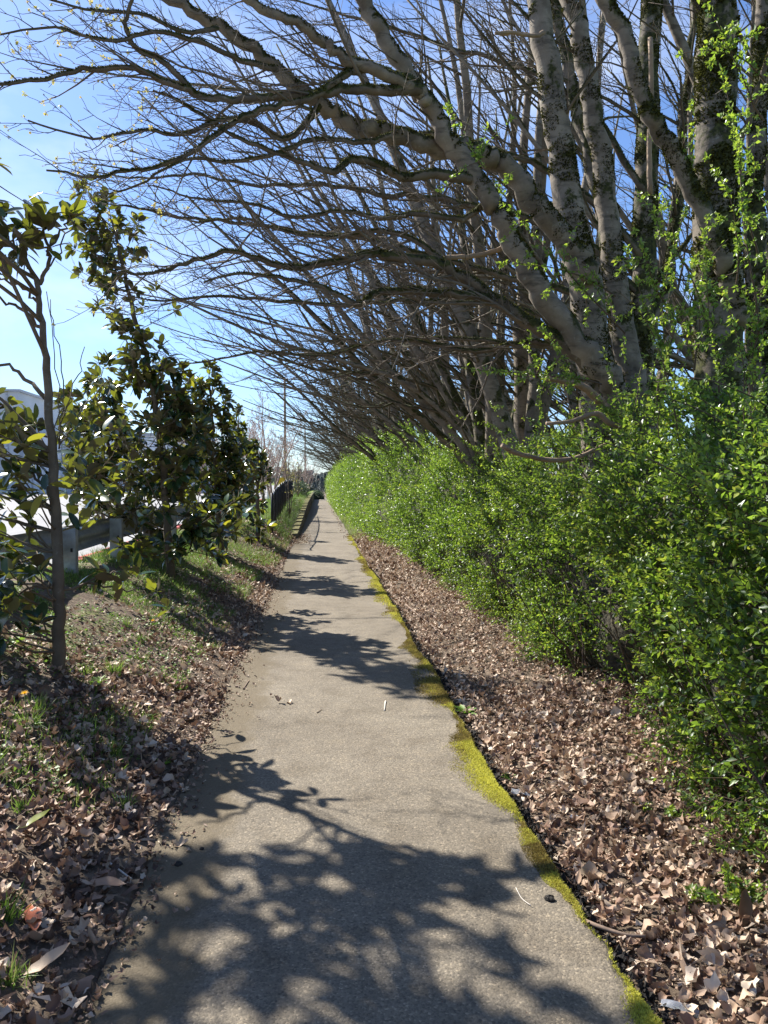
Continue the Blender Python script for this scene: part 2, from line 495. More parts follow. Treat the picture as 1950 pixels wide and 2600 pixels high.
def mat_path():
    m, n, l, out = new_mat('worn_asphalt')
    tc = N(n, 'ShaderNodeTexCoord')
    at = N(n, 'ShaderNodeAttribute', attribute_name='tint')      # 0 left edge .. 1 right edge
    p = N(n, 'ShaderNodeBsdfPrincipled', Roughness=0.88)
    p.inputs['Specular IOR Level'].default_value = 0.3
    big = N(n, 'ShaderNodeTexNoise', Scale=1.1, Detail=5.0)
    l.new(tc.outputs['Object'], big.inputs['Vector'])
    r0 = ramp(n, [(0.3, (0.150, 0.126, 0.095)), (0.7, (0.200, 0.172, 0.132))])
    l.new(big.outputs['Fac'], r0.inputs['Fac'])
    vo = N(n, 'ShaderNodeTexVoronoi', Scale=130.0)
    l.new(tc.outputs['Object'], vo.inputs['Vector'])
    hs = N(n, 'ShaderNodeSeparateColor')
    l.new(vo.outputs['Color'], hs.inputs['Color'])
    r1 = ramp(n, [(0.0, (0.60, 0.60, 0.60)), (0.3, (0.92, 0.92, 0.92)), (0.85, (1.10, 1.09, 1.06)), (1.0, (1.75, 1.7, 1.6))])
    l.new(hs.outputs['Red'], r1.inputs['Fac'])
    mu = N(n, 'ShaderNodeMixRGB', blend_type='MULTIPLY', Fac=0.85)
    l.new(r0.outputs['Color'], mu.inputs['Color1']); l.new(r1.outputs['Color'], mu.inputs['Color2'])
    fn = N(n, 'ShaderNodeTexNoise', Scale=55.0, Detail=6.0, Roughness=0.75)
    l.new(tc.outputs['Object'], fn.inputs['Vector'])
    rf = ramp(n, [(0.30, (0.70, 0.70, 0.70)), (0.70, (1.28, 1.27, 1.25))])
    st = N(n, 'ShaderNodeTexNoise', Scale=4.5, Detail=7.0, Roughness=0.6)
    l.new(tc.outputs['Object'], st.inputs['Vector'])
    rs = ramp(n, [(0.34, (0.80, 0.78, 0.75)), (0.52, (1.0, 1.0, 1.0)), (0.70, (1.10, 1.08, 1.04))])
    l.new(st.outputs['Fac'], rs.inputs['Fac'])
    mus = N(n, 'ShaderNodeMixRGB', blend_type='MULTIPLY', Fac=1.0)
    l.new(mu.outputs['Color'], mus.inputs['Color1']); l.new(rs.outputs['Color'], mus.inputs['Color2'])
    mu = mus
    l.new(fn.outputs['Fac'], rf.inputs['Fac'])
    mu2 = N(n, 'ShaderNodeMixRGB', blend_type='MULTIPLY', Fac=1.0)
    l.new(mu.outputs['Color'], mu2.inputs['Color1']); l.new(rf.outputs['Color'], mu2.inputs['Color2'])
    # orange lichen / soil and moss along the edges
    en = N(n, 'ShaderNodeTexNoise', Scale=3.2, Detail=6.0, Roughness=0.65)
    l.new(tc.outputs['Object'], en.inputs['Vector'])
    def edge(lo, hi, k):
        mr = N(n, 'ShaderNodeMath', operation='MULTIPLY_ADD'); mr.inputs[1].default_value = k
        l.new(en.outputs['Fac'], mr.inputs[0]); l.new(at.outputs['Fac'], mr.inputs[2])
        rr = ramp(n, [(lo, (0, 0, 0)), (hi, (1, 1, 1))])
        l.new(mr.outputs[0], rr.inputs['Fac'])
        return rr.outputs['Color']
    mo = N(n, 'ShaderNodeMath', operation='MULTIPLY'); mo.inputs[1].default_value = 0.55
    l.new(edge(1.00, 1.12, 0.30), mo.inputs[0])
    a = N(n, 'ShaderNodeMixRGB', Color2=(0.25, 0.16, 0.065, 1))
    l.new(mo.outputs[0], a.inputs['Fac']); l.new(mu2.outputs['Color'], a.inputs['Color1'])
    mo2 = N(n, 'ShaderNodeMath', operation='MULTIPLY'); mo2.inputs[1].default_value = 0.85
    l.new(edge(1.085, 1.14, 0.30), mo2.inputs[0])
    b = N(n, 'ShaderNodeMixRGB', Color2=(0.30, 0.29, 0.03, 1))
    l.new(mo2.outputs[0], b.inputs['Fac']); l.new(a.outputs['Color'], b.inputs['Color1'])
    lf = N(n, 'ShaderNodeMath', operation='MULTIPLY_ADD'); lf.inputs[1].default_value = -0.28
    l.new(en.outputs['Fac'], lf.inputs[0]); l.new(at.outputs['Fac'], lf.inputs[2])
    rl = ramp(n, [(0.0, (0.7, 0.7, 0.7)), (0.07, (0, 0, 0))])
    l.new(lf.outputs[0], rl.inputs['Fac'])
    c = N(n, 'ShaderNodeMixRGB', Color2=(0.115, 0.088, 0.05, 1))
    l.new(rl.outputs['Color'], c.inputs['Fac']); l.new(b.outputs['Color'], c.inputs['Color1'])
    l.new(c.outputs['Color'], p.inputs['Base Color'])
    sm = N(n, 'ShaderNodeMath', operation='MULTIPLY_ADD'); sm.inputs[1].default_value = -0.6
    l.new(vo.outputs['Distance'], sm.inputs[0]); l.new(fn.outputs['Fac'], sm.inputs[2])
    bp = N(n, 'ShaderNodeBump', Strength=0.55, Distance=0.006)
    l.new(sm.outputs[0], bp.inputs['Height'])
    l.new(bp.outputs['Normal'], p.inputs['Normal'])
    l.new(p.outputs['BSDF'], out.inputs['Surface'])
    return m
M['path'] = mat_path()

def mat_ground():
    m, n, l, out = new_mat('verge_soil')
    tc = N(n, 'ShaderNodeTexCoord')
    at = N(n, 'ShaderNodeAttribute', attribute_name='tint')      # 0 bare soil .. 1 grassy
    p = N(n, 'ShaderNodeBsdfPrincipled', Roughness=0.95)
    p.inputs['Specular IOR Level'].default_value = 0.2
    n1 = N(n, 'ShaderNodeTexNoise', Scale=14.0, Detail=8.0, Roughness=0.7)
    l.new(tc.outputs['Object'], n1.inputs['Vector'])
    r1 = ramp(n, [(0.3, (0.06, 0.045, 0.032)), (0.55, (0.16, 0.12, 0.085)), (0.75, (0.30, 0.23, 0.165))])
    l.new(n1.outputs['Fac'], r1.inputs['Fac'])
    n2 = N(n, 'ShaderNodeTexNoise', Scale=3.0, Detail=7.0, Roughness=0.7)
    l.new(tc.outputs['Object'], n2.inputs['Vector'])
    r2 = ramp(n, [(0.3, (0.08, 0.12, 0.025)), (0.7, (0.20, 0.24, 0.05))])
    l.new(n1.outputs['Fac'], r2.inputs['Fac'])
    ad = N(n, 'ShaderNodeMath', operation='MULTIPLY_ADD'); ad.inputs[1].default_value = 1.0
    sb = N(n, 'ShaderNodeMath', operation='SUBTRACT'); sb.inputs[1].default_value = 0.5
    l.new(n2.outputs['Fac'], sb.inputs[0])
    l.new(sb.outputs[0], ad.inputs[0]); l.new(at.outputs['Fac'], ad.inputs[2])
    r3 = ramp(n, [(0.42, (0, 0, 0)), (0.62, (1, 1, 1))])
    l.new(ad.outputs[0], r3.inputs['Fac'])
    mx = N(n, 'ShaderNodeMixRGB')
    l.new(r3.outputs['Color'], mx.inputs['Fac']); l.new(r1.outputs['Color'], mx.inputs['Color1']); l.new(r2.outputs['Color'], mx.inputs['Color2'])
    l.new(mx.outputs['Color'], p.inputs['Base Color'])
    bp = N(n, 'ShaderNodeBump', Strength=0.9, Distance=0.03)
    l.new(n1.outputs['Fac'], bp.inputs['Height'])
    l.new(bp.outputs['Normal'], p.inputs['Normal'])
    l.new(p.outputs['BSDF'], out.inputs['Surface'])
    return m
M['ground'] = mat_ground()
M['lot'] = simple('lot_asphalt', (0.27, 0.265, 0.26), 0.9, nscale=0.8, var=0.12, bump=0.3, bscale=90)
M['kerb'] = simple('red_painted_kerb', (0.45, 0.07, 0.06), 0.8, nscale=14, var=0.35)

# ------------------------------------------------------------------ terrain
PL, PR = -0.74, 0.95            # the path's edges
def wall_h(y):
    return np.clip((np.asarray(y, float) - 25) / 25, 0, 1) * 0.62 + np.clip((np.asarray(y, float) - 50) / 40, 0, 1) * 0.35

def gz(x, y):
    x = np.asarray(x, float); y = np.asarray(y, float)
    xe = -2.75 + 1.25 * sstep(14, 24, y)
    B = 0.70 + 0.25 * sstep(22, 36, y)
    w = wall_h(y) * (x < PL - 0.02)
    t = np.clip((PL - x) / (PL - xe), 0, 1)
    t = 0.55 * t + 0.45 * t * t * (3 - 2 * t)
    left = w + (B - w) * t
    right = -0.045 + 0.03 * sstep(0.95, 1.5, x) + 0.05 * (fbm(x * 1.3, y * 1.3) - 0.5)
    bump = 0.10 * (fbm(x * 1.7 + 4, y * 1.7) - 0.5) * sstep(PL, PL - 0.6, x) + 0.03 * (fbm(x * 7, y * 7) - 0.5) * sstep(PL, PL - 0.2, x)
    g = np.where(x < PL, left + bump, np.where(x > PR, right, -0.045))
    lot = 0.50 + 0.0105 * (y - 8)
    g = np.where(x < -3.05, lot - 0.03, g)
    return g
def gz1(x, y): return float(gz(np.array([x]), np.array([y]))[0])

def G(px, py):
    """where a pixel's ray first meets the terrain"""
    Y = 1.6
    while Y < 90:
        p = U(px, py, Y)
        if p[2] <= max(gz1(p[0], Y), 0.0 if PL < p[0] < PR else -9): return np.array([p[0], Y, p[2]])
        Y *= 1.004
    return U(px, py, 60)

def axis(fine0, fine1, step, far0, far1, g=1.22):
    a = list(np.arange(fine0, fine1 + 1e-6, step))
    s = step
    x = a[-1]
    while x < far1: s *= g; x += s; a.append(x)
    s = step; x = a[0]; b = []
    while x > far0: s *= g; x -= s; b.append(x)
    return np.array(b[::-1] + a)

xs = axis(-3.6, 3.2, 0.06, -420, 420, 1.25)
xs = np.sort(np.concatenate([xs, [PL - 0.03, PL - 0.005, PR + 0.005, -3.051, -3.049]]))
ys = axis(0.5, 16, 0.09, -60, 650, 1.06)
XX, YY = np.meshgrid(xs, ys, indexing='ij')
ZZ = gz(XX, YY)
ny = len(ys)
ii, jj = np.meshgrid(np.arange(len(xs) - 1), np.arange(ny - 1), indexing='ij')
q = np.stack([ii * ny + jj, (ii + 1) * ny + jj, (ii + 1) * ny + jj + 1, ii * ny + jj + 1], -1).reshape(-1, 4)
gb = MB()
grassy = np.where(XX < PL, 0.03 + 0.40 * sstep(-1.15, -1.9, XX) + 0.45 * sstep(17, 24, YY), 0.0)
grassy = np.where(XX > 4.0, 0.65, grassy) + np.where(YY > 60, 0.3, 0.0) * (np.abs(XX) > 1.2)
gb.add(np.stack([XX, YY, ZZ], -1).reshape(-1, 3), q, grassy.ravel())
ground = gb.build('ground', M['ground'])
tag(ground, 'brown verge soil with grassy bank beside the path', None, kind='structure')

# the path: a slab with crumbling edges
yp = np.concatenate([np.arange(-3, 14, 0.05), np.arange(14, 40, 0.2), np.arange(40, 126, 1.0)])
def path_right(y):
    y = np.asarray(y, float)
    return PR + 0.03 + 0.055 * (fbm(y * 0.9, y * 0 + 3.3) - 0.5) * 2 + 0.022 * (fbm(y * 7, y * 0 + 1.1) - 0.5) * 2 + 0.10 * sstep(12, 40, y)
def path_left(y):
    y = np.asarray(y, float)
    return PL + 0.05 * (fbm(y * 1.1, y * 0 + 8.3) - 0.5) * 2
us = np.concatenate([[0.0], np.linspace(0.01, 0.9, 24), np.linspace(0.91, 1, 10)])
pl, pr = path_left(yp), path_right(yp)
PX = pl[:, None] + (pr - pl)[:, None] * us[None]
PY = yp[:, None] + 0 * PX
PZ = 0.012 * (fbm(PX * 1.5, PY * 1.5) - 0.5) - 0.012 * (us[None] > 0.985) * fbm(PX * 30, PY * 30)
nu = len(us)
pv = np.stack([PX, PY, PZ], -1)
pv = np.concatenate([pv[:, :1] - [0.004, 0, 0.08], pv, pv[:, -1:] + [0.012, 0, -0.11]], 1)
tu = np.concatenate([[0], us, [1.0]])
nu += 2
i0, j0 = np.meshgrid(np.arange(len(yp) - 1), np.arange(nu - 1), indexing='ij')
q = np.stack([i0 * nu + j0, i0 * nu + j0 + 1, (i0 + 1) * nu + j0 + 1, (i0 + 1) * nu + j0], -1).reshape(-1, 4)
pb = MB()
pb.add(pv.reshape(-1, 3), q, np.tile(tu, len(yp)))
path = pb.build('path', M['path'])
tag(path, 'straight worn asphalt footpath with mossy right edge', None, kind='structure')

# parking lot and kerb
lb = MB()
lx = np.array([-120, -60, -30, -15, -8, -5, -3.22]); ly = np.concatenate([np.arange(-20, 40, 2.0), np.arange(40, 181, 10.0)])
LX, LY = np.meshgrid(lx, ly, indexing='ij')
LZ = 0.50 + 0.0105 * (LY - 8) + 0.004
i0, j0 = np.meshgrid(np.arange(len(lx) - 1), np.arange(len(ly) - 1), indexing='ij')
nl = len(ly)
lb.add(np.stack([LX, LY, LZ], -1).reshape(-1, 3), np.stack([i0 * nl + j0, (i0 + 1) * nl + j0, (i0 + 1) * nl + j0 + 1, i0 * nl + j0 + 1], -1).reshape(-1, 4))
tag(lb.build('parking_lot', M['lot']), 'pale empty asphalt parking lot beyond the guardrail', None, kind='structure')
kb = MB()
for k in range(40):
    y = -4 + k * 1.2
    kb.box((-3.14, y + 0.6, 0.50 + 0.0105 * (y - 7.4) + 0.03), (0.16, 1.19, 0.26), 0, 0.5, 0, 0.025)
tag(kb.build('kerb', M['kerb'], smooth=False), 'red painted kerb along the parking lot edge', None, kind='structure')

# ------------------------------------------------------------------ bare maples
SEG = [0.55, 0.30, 0.17, 0.11]
WIG = [0.10, 0.13, 0.17, 0.22]
def nrm(v):
    l = math.sqrt(v[0] * v[0] + v[1] * v[1] + v[2] * v[2]) + 1e-9
    return (v[0] / l, v[1] / l, v[2] / l)
def cross(a, b): return (a[1] * b[2] - a[2] * b[1], a[2] * b[0] - a[0] * b[2], a[0] * b[1] - a[1] * b[0])

class Grower:
    def __init__(self, seed, bias=(-0.8, -0.1, 0.25), dens=1.0, maxlev=3, sweep=(-0.05, 0.0, 0.0), rmin=0.0032):
        self.r = random.Random(seed)
        self.lines = {0: [], 1: [], 2: [], 3: []}
        self.tips = []
        self.xo = None
        self.bias, self.dens, self.maxlev, self.sweep, self.rmin = bias, dens, maxlev, sweep, rmin
    def limb(self, pts, rads, lev, L=None, t0=0.3, ratio=0.42):
        """take a finished polyline and let it branch"""
        self.lines[lev].append((pts, rads))
        if L is None:
            L = sum(math.dist(pts[i], pts[i + 1]) for i in range(len(pts) - 1))
        self.branch(pts, rads, lev, L, t0, ratio)
    def branch(self, pts, rads, lev, L, t0, ratio):
        r = self.r
        if lev >= self.maxlev: return
        sp = (0.40, 0.20, 0.105)[lev] / self.dens
        n = int(L * (1 - t0) / sp)
        m = len(pts) - 1
        for k in range(n):
            t = t0 + (1 - t0) * (k + r.random()) / max(n, 1)
            f = t * m; i = min(int(f), m - 1); u = f - i
            p = tuple(pts[i][c] + (pts[i + 1][c] - pts[i][c]) * u for c in range(3))
            d = nrm(tuple(pts[i + 1][c] - pts[i][c] for c in range(3)))
            rad = rads[i] + (rads[i + 1] - rads[i]) * u
            best, bs = None, -9
            for _ in range(3 if lev < 2 else 2):
                a = r.uniform(0, 6.283)
                ref = (0, 0, 1) if abs(d[2]) < 0.9 else (1, 0, 0)
                x = nrm(cross(d, ref)); y = cross(d, x)
                side = tuple(x[c] * math.cos(a) + y[c] * math.sin(a) for c in range(3))
                s = sum(side[c] * self.bias[c] for c in range(3)) + r.uniform(-0.35, 0.35)
                if s > bs: best, bs = side, s
            ang = math.radians(r.uniform(32, 66) if lev == 0 else r.uniform(24, 52) if lev == 1 else r.uniform(28, 62))
            cd = tuple(d[c] * math.cos(ang) + best[c] * math.sin(ang) for c in range(3))
            cl = L * ratio * (1.05 - 0.75 * t) * r.uniform(0.55, 1.25)
            cl = min(cl, (4.4, 1.5, 0.55)[lev]); cl = max(cl, (0.5, 0.28, 0.12)[lev])
            cr = max(min(rad * r.uniform(0.40, 0.64), cl * 0.0098 + 0.002), self.rmin)
            self.grow(p, cd, cl, cr, lev + 1)
    def grow(self, p, d, L, r0, lev, t0=0.12, trop=None, ratio=0.42):
        r = self.r
        n = max(3, min(14, int(L / SEG[lev])))
        st = L / n
        pts, rads = [p], [r0]
        tz = (0.02, 0.035, 0.045, 0.05)[lev] if trop is None else trop
        w = WIG[lev]
        for i in range(n):
            s = self.sweep
            d = nrm((d[0] + r.gauss(0, w) + s[0], d[1] + r.gauss(0, w) + s[1], d[2] + r.gauss(0, w) + tz + s[2]))
            if self.xo is not None and lev > 0 and d[2] < 0.3 and p[2] < 3.0 + 0.60 * max(0.0, 1.0 - (p[0] + self.xo)):
                d = nrm((d[0], d[1], d[2] + 0.30))
            p = (p[0] + d[0] * st, p[1] + d[1] * st, p[2] + d[2] * st)
            pts.append(p)
            rads.append(max(self.rmin * 0.8, r0 * (1 - 0.80 * (i + 1) / n)))
        self.lines[lev].append((pts, rads))
        if lev == self.maxlev: self.tips.append((pts[-1], d))
        self.branch(pts, rads, lev, L, t0 if lev else 0.22, ratio)

def taper(pts, r0, r1):
    n = len(pts) - 1
    return [r0 + (r1 - r0) * i / n for i in range(n + 1)]

def smooth_line(P, per=5, wob=0.0, seed=0):
    """Catmull-Rom through measured points, (pts with radius in the 4th column)"""
    P = np.array(P, float)
    E = np.concatenate([[2 * P[0] - P[1]], P, [2 * P[-1] - P[-2]]])
    out = []
    for i in range(1, len(E) - 2):
        p0, p1, p2, p3 = E[i - 1], E[i], E[i + 1], E[i + 2]
        for t in np.linspace(0, 1, per, endpoint=False):
            out.append(0.5 * ((2 * p1) + (-p0 + p2) * t + (2 * p0 - 5 * p1 + 4 * p2 - p3) * t * t + (-p0 + 3 * p1 - 3 * p2 + p3) * t ** 3))
    out.append(E[-2])
    o = np.array(out)
    if wob:
        g = np.random.default_rng(seed)
        o[1:-1, :3] += g.normal(size=(len(o) - 2, 3)) * wob * np.minimum(1, o[1:-1, 3:4] * 12 + 0.25)
    return o

def build_tree(name, g, mats, sides=(12, 7, 4, 3), tips=0, tipmat=None, at=(0, 0, 0), moss=False):
    root = empty(name, at)
    off = np.array(at)
    def sh(ls): return [(np.array(p) - off, rd) for p, rd in ls]
    t = MB(); t.tubes(sh(g.lines[0]), sides[0], rough=0.10)
    t.build('trunk', mats[0], root)
    b = MB()
    if g.lines[1]: b.tubes(sh(g.lines[1]), sides[1], rough=0.10)
    b.build('limbs', mats[1], root)
    c = MB()
    if g.lines[2]: c.tubes(sh(g.lines[2]), sides[2])
    if g.lines[3]: c.tubes(sh(g.lines[3]), sides[3], cap=False)
    c.build('twigs', mats[2], root)
    return root

# generic trees for the row: many stems fanning from a stool hidden in the hedge, the lower ones leaning over the path
def auto_tree(seed, name, lean_set, sweepers=[(42, 70), (34, 77)], height=11.0, dens=0.64, mats=None, rbase=0.15):
    g = Grower(seed, dens=dens, rmin=0.0034, sweep=(-0.03, 0, 0))
    g.xo = 3.0
    r = g.r
    for lean, sweep_to in [(a, 0) for a in lean_set] + sweepers:
        le = lean + r.uniform(-3, 3)
        yaw = r.uniform(-0.30, 0.22)
        L = (8.6 * r.uniform(0.85, 1.1)) if sweep_to else height * (1.0 - 0.16 * max(0, abs(lean) - 15) / 45) * r.uniform(0.85, 1.1)
        r0 = rbase * r.uniform(0.65, 1.15) * (1 if abs(lean) < 30 else 0.58) * (0.8 if sweep_to else 1)
        p = (r.uniform(-0.15, 0.35), r.uniform(-0.8, 0.8), 0.0)
        n = 16
        pts, rads = [p], [r0 * 1.15]
        jx = jy = 0.0
        for i in range(n):
            t = (i + 0.5) / n
            k = min(1.0, max(0.2, 0.2 + (t * L - 1.1) / 2.3)) if t * L < 3.2 else 1.0 - 0.10 * (t - 0.3) * (1 if lean > 30 else 0.4)
            jx = jx * 0.6 + r.gauss(0, 0.06); jy = jy * 0.6 + r.gauss(0, 0.06)
            if sweep_to and t * L > 3.2:
                k = min(1.0 + (t * L - 3.2) / 1.6, sweep_to / le) - 0.10 * math.sin(t * 9 + le)
            l = math.radians(le * k)
            d = nrm((-math.sin(l) + jx, yaw * min(1, t * 3) + jy, math.cos(l)))
            st = L / n
            p = (p[0] + d[0] * st, p[1] + d[1] * st, p[2] + d[2] * st)
            pts.append(p); rads.append(max(0.012, r0 * (1 - 0.86 * (i + 1) / n)))
        g.lines[0].append((pts, rads))
        g.branch(pts, rads, 0, L, 0.26, 0.34)
    return build_tree(name, g, mats or [M['bark'], M['limb'], M['twig']], sides=(9, 5, 3, 3))

ROWLBL = 'bare grey maple in the dense run of trunks leaning over the far path'
ROWGRP = 'maples leaning over the path'
protoA = auto_tree(21, 'maple_tree', [49, 31, 19, 11, 5, 0, -5, -12])
protoB = auto_tree(22, 'maple_tree', [51, 36, 22, 13, 6, 1, -4, -11], mats=[M['bark_mossy'], M['limb'], M['twig']])
protoC = auto_tree(23, 'maple_tree', [46, 28, 16, 8, 2, -3, -9])
protoD = auto_tree(24, 'maple_tree', [50, 34, 20, 10, 4, -2, -8])
row = [(protoA, 2.85, 11.2, 0.0, 1.0), (protoB, 3.2, 13.8, 0.0, 1.0), (protoC, 3.0, 16.6, 0.0, 1.0), (protoD, 3.05, 19.6, 0.0, 1.0)]
used = {}
rr = random.Random(3)
y = 22.8; k = 0
protos = [protoA, protoB, protoC, protoD]
while y < 74:
    row.append((protos[(k * 3 + 1) % 4], 2.75 + rr.uniform(-0.15, 0.4), y, rr.uniform(-0.30, 0.30), rr.uniform(0.88, 1.08)))
    y += 3.7 + 0.045 * y + rr.uniform(-0.3, 0.5); k += 1
for i, (p, x, y, rz, s) in enumerate(row):
    if i < 4:
        o = p; o.location = (x, y, 0)
    else:
        o = copy_tree(p, (x, y, 0), rz, s)
    tag(o, ROWLBL, 'tree', ROWGRP)
row_first = ['bare maple whose lowest mossy stem leaves the hedge top and leans left over the path',
             'bare maple with dark mossy upright trunk seen left of the thickest pale trunks',
             ]
protoA['label'] = row_first[0]
protoB['label'] = row_first[1]
# a second row farther right, seen between the front trunks
back_lbl = 'bare maple in the row farther back, twigs showing between the front trunks'
for i, (p, x, y, rz, s) in enumerate([(protoC, 6.9, 12.5, 0.5, 1.0), (protoD, 6.6, 16.5, -0.4, 1.05), (protoA, 7.4, 20.5, 0.7, 1.0),
                                      (protoD, 7.9, 25, 0.4, 1.05), (protoC, 6.8, 31, 0.3, 1.0), (protoA, 6.4, 9.3, 0.25, 0.95)]):
    o = copy_tree(p, (x, y, -0.05), rz, s)
    tag(o, back_lbl, 'tree', 'maples behind the front row')

# nearest trees, limb by limb (measured positions, own depths)
def L3(pts, Y0, Y1, r0, r1, mid=None):
    """measured screen points with a depth that runs from Y0 to Y1 and a radius from r0 to r1"""
    n = len(pts) - 1
    out = []
    for i, (x, y) in enumerate(pts):
        t = i / n
        p = UD(x, y, Y0 + (Y1 - Y0) * t)
        out.append((p[0], p[1], p[2], r0 + (r1 - r0) * t ** 0.8))
    return out

def add_limb(g, P, lev, t0, ratio=0.34, wob=0.02, seed=1, per=5):
    o = smooth_line(P, per, wob, seed)
    g.limb([tuple(p[:3]) for p in o], [float(max(p[3], 0.004)) for p in o], lev, None, t0, ratio)

gA = Grower(31, bias=(-0.9, -0.15, 0.1), dens=1.6, rmin=0.0026)
baseA = UD(1325, 1010, 7.2); baseA[2] = 0.0
top = L3([(1310, 1080), (1300, 980), (1287, 830), (1268, 640), (1238, 500), (1215, 350), (1190, 200), (1160, 0), (1120, -300), (1090, -700)], 7.2, 7.6, 0.215, 0.085)
add_limb(gA, [(baseA[0], baseA[1], -0.05, 0.25)] + top, 0, 0.62, 0.3, 0.010, 2)
add_limb(gA, L3([(1262, 600), (1235, 540), (1185, 480), (1130, 400), (1080, 348), (1030, 328), (950, 318), (850, 290), (760, 268), (690, 226), (600, 150), (560, 120), (470, 60), (370, 0), (250, -70), (100, -130)], 7.2, 6.2, 0.125, 0.03), 0, 0.50, 0.2, 0.018, 3)
add_limb(gA, L3([(1345, 900), (1320, 830), (1250, 740), (1180, 650), (1130, 570), (1100, 500), (1060, 430), (1000, 345), (960, 290), (915, 210), (880, 160), (820, 70), (780, 0), (720, -110), (640, -220)], 7.0, 6.4, 0.125, 0.05), 0, 0.55, 0.22, 0.014, 4)
add_limb(gA, L3([(920, 218), (900, 190), (860, 172), (760, 130), (700, 92), (640, 50), (550, 5), (470, -50), (350, -120)], 6.5, 5.8, 0.062, 0.025), 0, 0.35, 0.25, 0.02, 5)
add_limb(gA, L3([(1410, 1000), (1370, 830), (1345, 700), (1322, 560), (1305, 400), (1275, 200), (1250, 60), (1225, -20), (1180, -300), (1150, -600)], 7.4, 7.9, 0.14, 0.07), 0, 0.6, 0.3, 0.012, 6)
# lower limbs: thinner, mossy, sweeping left
low = [
    ([(1290, 810), (1245, 762), (1150, 700), (1060, 640), (985, 590), (940, 566), (850, 555), (800, 545), (750, 562), (650, 577), (600, 572), (500, 545), (420, 562), (330, 592), (230, 585)], 7.0, 6.2, 0.078, 0.008),
    ([(1060, 645), (950, 632), (850, 627), (800, 640), (770, 656), (700, 622), (620, 603), (520, 590), (440, 610)], 6.8, 6.2, 0.045, 0.008),
    ([(1015, 388), (930, 375), (870, 384), (820, 356), (760, 345), (720, 372), (670, 356), (590, 328), (500, 290), (400, 225), (330, 195)], 6.7, 5.9, 0.05, 0.008),
    ([(905, 185), (850, 160), (775, 150), (745, 160), (700, 195), (650, 220), (560, 240), (500, 265), (430, 320), (340, 362), (270, 370), (200, 382), (100, 368)], 6.5, 5.4, 0.042, 0.007),
    ([(908, 192), (830, 197), (762, 192), (690, 202), (570, 210), (500, 216), (430, 205), (370, 180), (290, 150), (180, 152), (100, 170), (0, 182), (-120, 170)], 6.4, 5.4, 0.048, 0.009),
    ([(425, 207), (350, 130), (300, 108), (270, 60), (285, 0), (310, -60)], 5.9, 5.5, 0.025, 0.010),
    ([(690, 228), (620, 300), (540, 262), (470, 262), (390, 290), (300, 280), (200, 300), (60, 260)], 6.4, 5.5, 0.028, 0.006),
    ([(1245, 770), (1190, 742), (1100, 745), (1030, 760), (950, 745), (880, 735), (800, 742), (720, 765), (640, 755), (560, 770)], 7.6, 8.2, 0.04, 0.008),
    ([(600, 150), (520, 130), (430, 90), (330, 70), (230, 90), (120, 60), (0, 75)], 6.2, 5.3, 0.026, 0.006),
    ([(470, 60), (400, 70), (300, 30), (180, 20), (60, -20)], 6.1, 5.3, 0.02, 0.006),
    ([(1060, 430), (1000, 470), (900, 462), (820, 470), (730, 455), (640, 470), (540, 440), (430, 430), (330, 400)], 6.9, 6.2, 0.032, 0.006),
    ([(985, 590), (900, 520), (820, 500), (720, 512), (620, 500), (520, 470), (430, 480), (330, 450)], 6.8, 7.2, 0.032, 0.006),
    ([(850, 290), (780, 310), (690, 300), (600, 330), (500, 350), (400, 345), (300, 400), (230, 420)], 6.5, 5.7, 0.026, 0.006),
]
for i, (pts, y0, y1, r0, r1) in enumerate(low):
    add_limb(gA, L3(pts, y0, y1, r0, r1), 1, 0.12, 0.33, 0.012, 40 + i, 5)
FUZZ = (np.array([[-0.5, 0, 0], [0.5, 0, 0], [0.12, 1, 0.1], [-0.2, 0.9, -0.1]]), [(0, 1, 2, 3)])
def limb_moss(g, root, at, per_m, thr, up=0.55):
    gg = np.random.default_rng(77)
    Ps, Ds, Ss = [], [], []
    for lev in (0, 1):
        for pts, rads in g.lines[lev]:
            P = np.array(pts); Rd = np.array(rads)
            if Rd.max() < 0.014: continue
            sl = np.linalg.norm(np.diff(P, axis=0), axis=1)
            n = int(sl.sum() * per_m * min(1.6, 0.5 + Rd.mean() * 12))
            if n < 2: continue
            f = gg.uniform(0, len(P) - 1.001, n); i = f.astype(int); u = (f - i)[:, None]
            c = P[i] * (1 - u) + P[i + 1] * u
            rad = Rd[i] * (1 - u[:, 0]) + Rd[i + 1] * u[:, 0]
            T = P[i + 1] - P[i]; T /= np.linalg.norm(T, axis=1, keepdims=True) + 1e-9
            w = runit(n); w = w - T * (w * T).sum(1, keepdims=True); w /= np.linalg.norm(w, axis=1, keepdims=True) + 1e-9
            q = c + w * rad[:, None] * 0.96
            m = fbm(q[:, 0] * 4.5, q[:, 1] * 4.5, q[:, 2] * 4.5, 3) + 0.28 * w[:, 2]
            s = (m > thr) & (rad > 0.009) & (q[:, 2] < 9)
            Ps.append(q[s]); Ds.append(w[s] + np.array([0, 0, 0.2]) + 0.45 * runit(int(s.sum()))); Ss.append(np.clip(0.006 + rad[s] * 0.075, 0.006, 0.014))
    P, D, S = np.concatenate(Ps), np.concatenate(Ds), np.concatenate(Ss)
    mb = MB(); n = len(P)
    mb.scatter(FUZZ[0], FUZZ[1], P - np.array(at), rot_from(D, gg.uniform(0, 6, n)), S * gg.uniform(0.5, 1.5, n), np.clip(gg.normal(0.4, 0.25, n), 0, 1))
    return mb.build('moss', M['limb_moss'], root)
def split_root(g, name, at, mats, label, cat='tree', group=None, sides=(16, 9, 5, 3), moss=(2600, 0.53)):
    o = build_tree(name, g, mats, sides, at=at)
    limb_moss(g, o, at, *moss)
    return tag(o, label, cat, group)
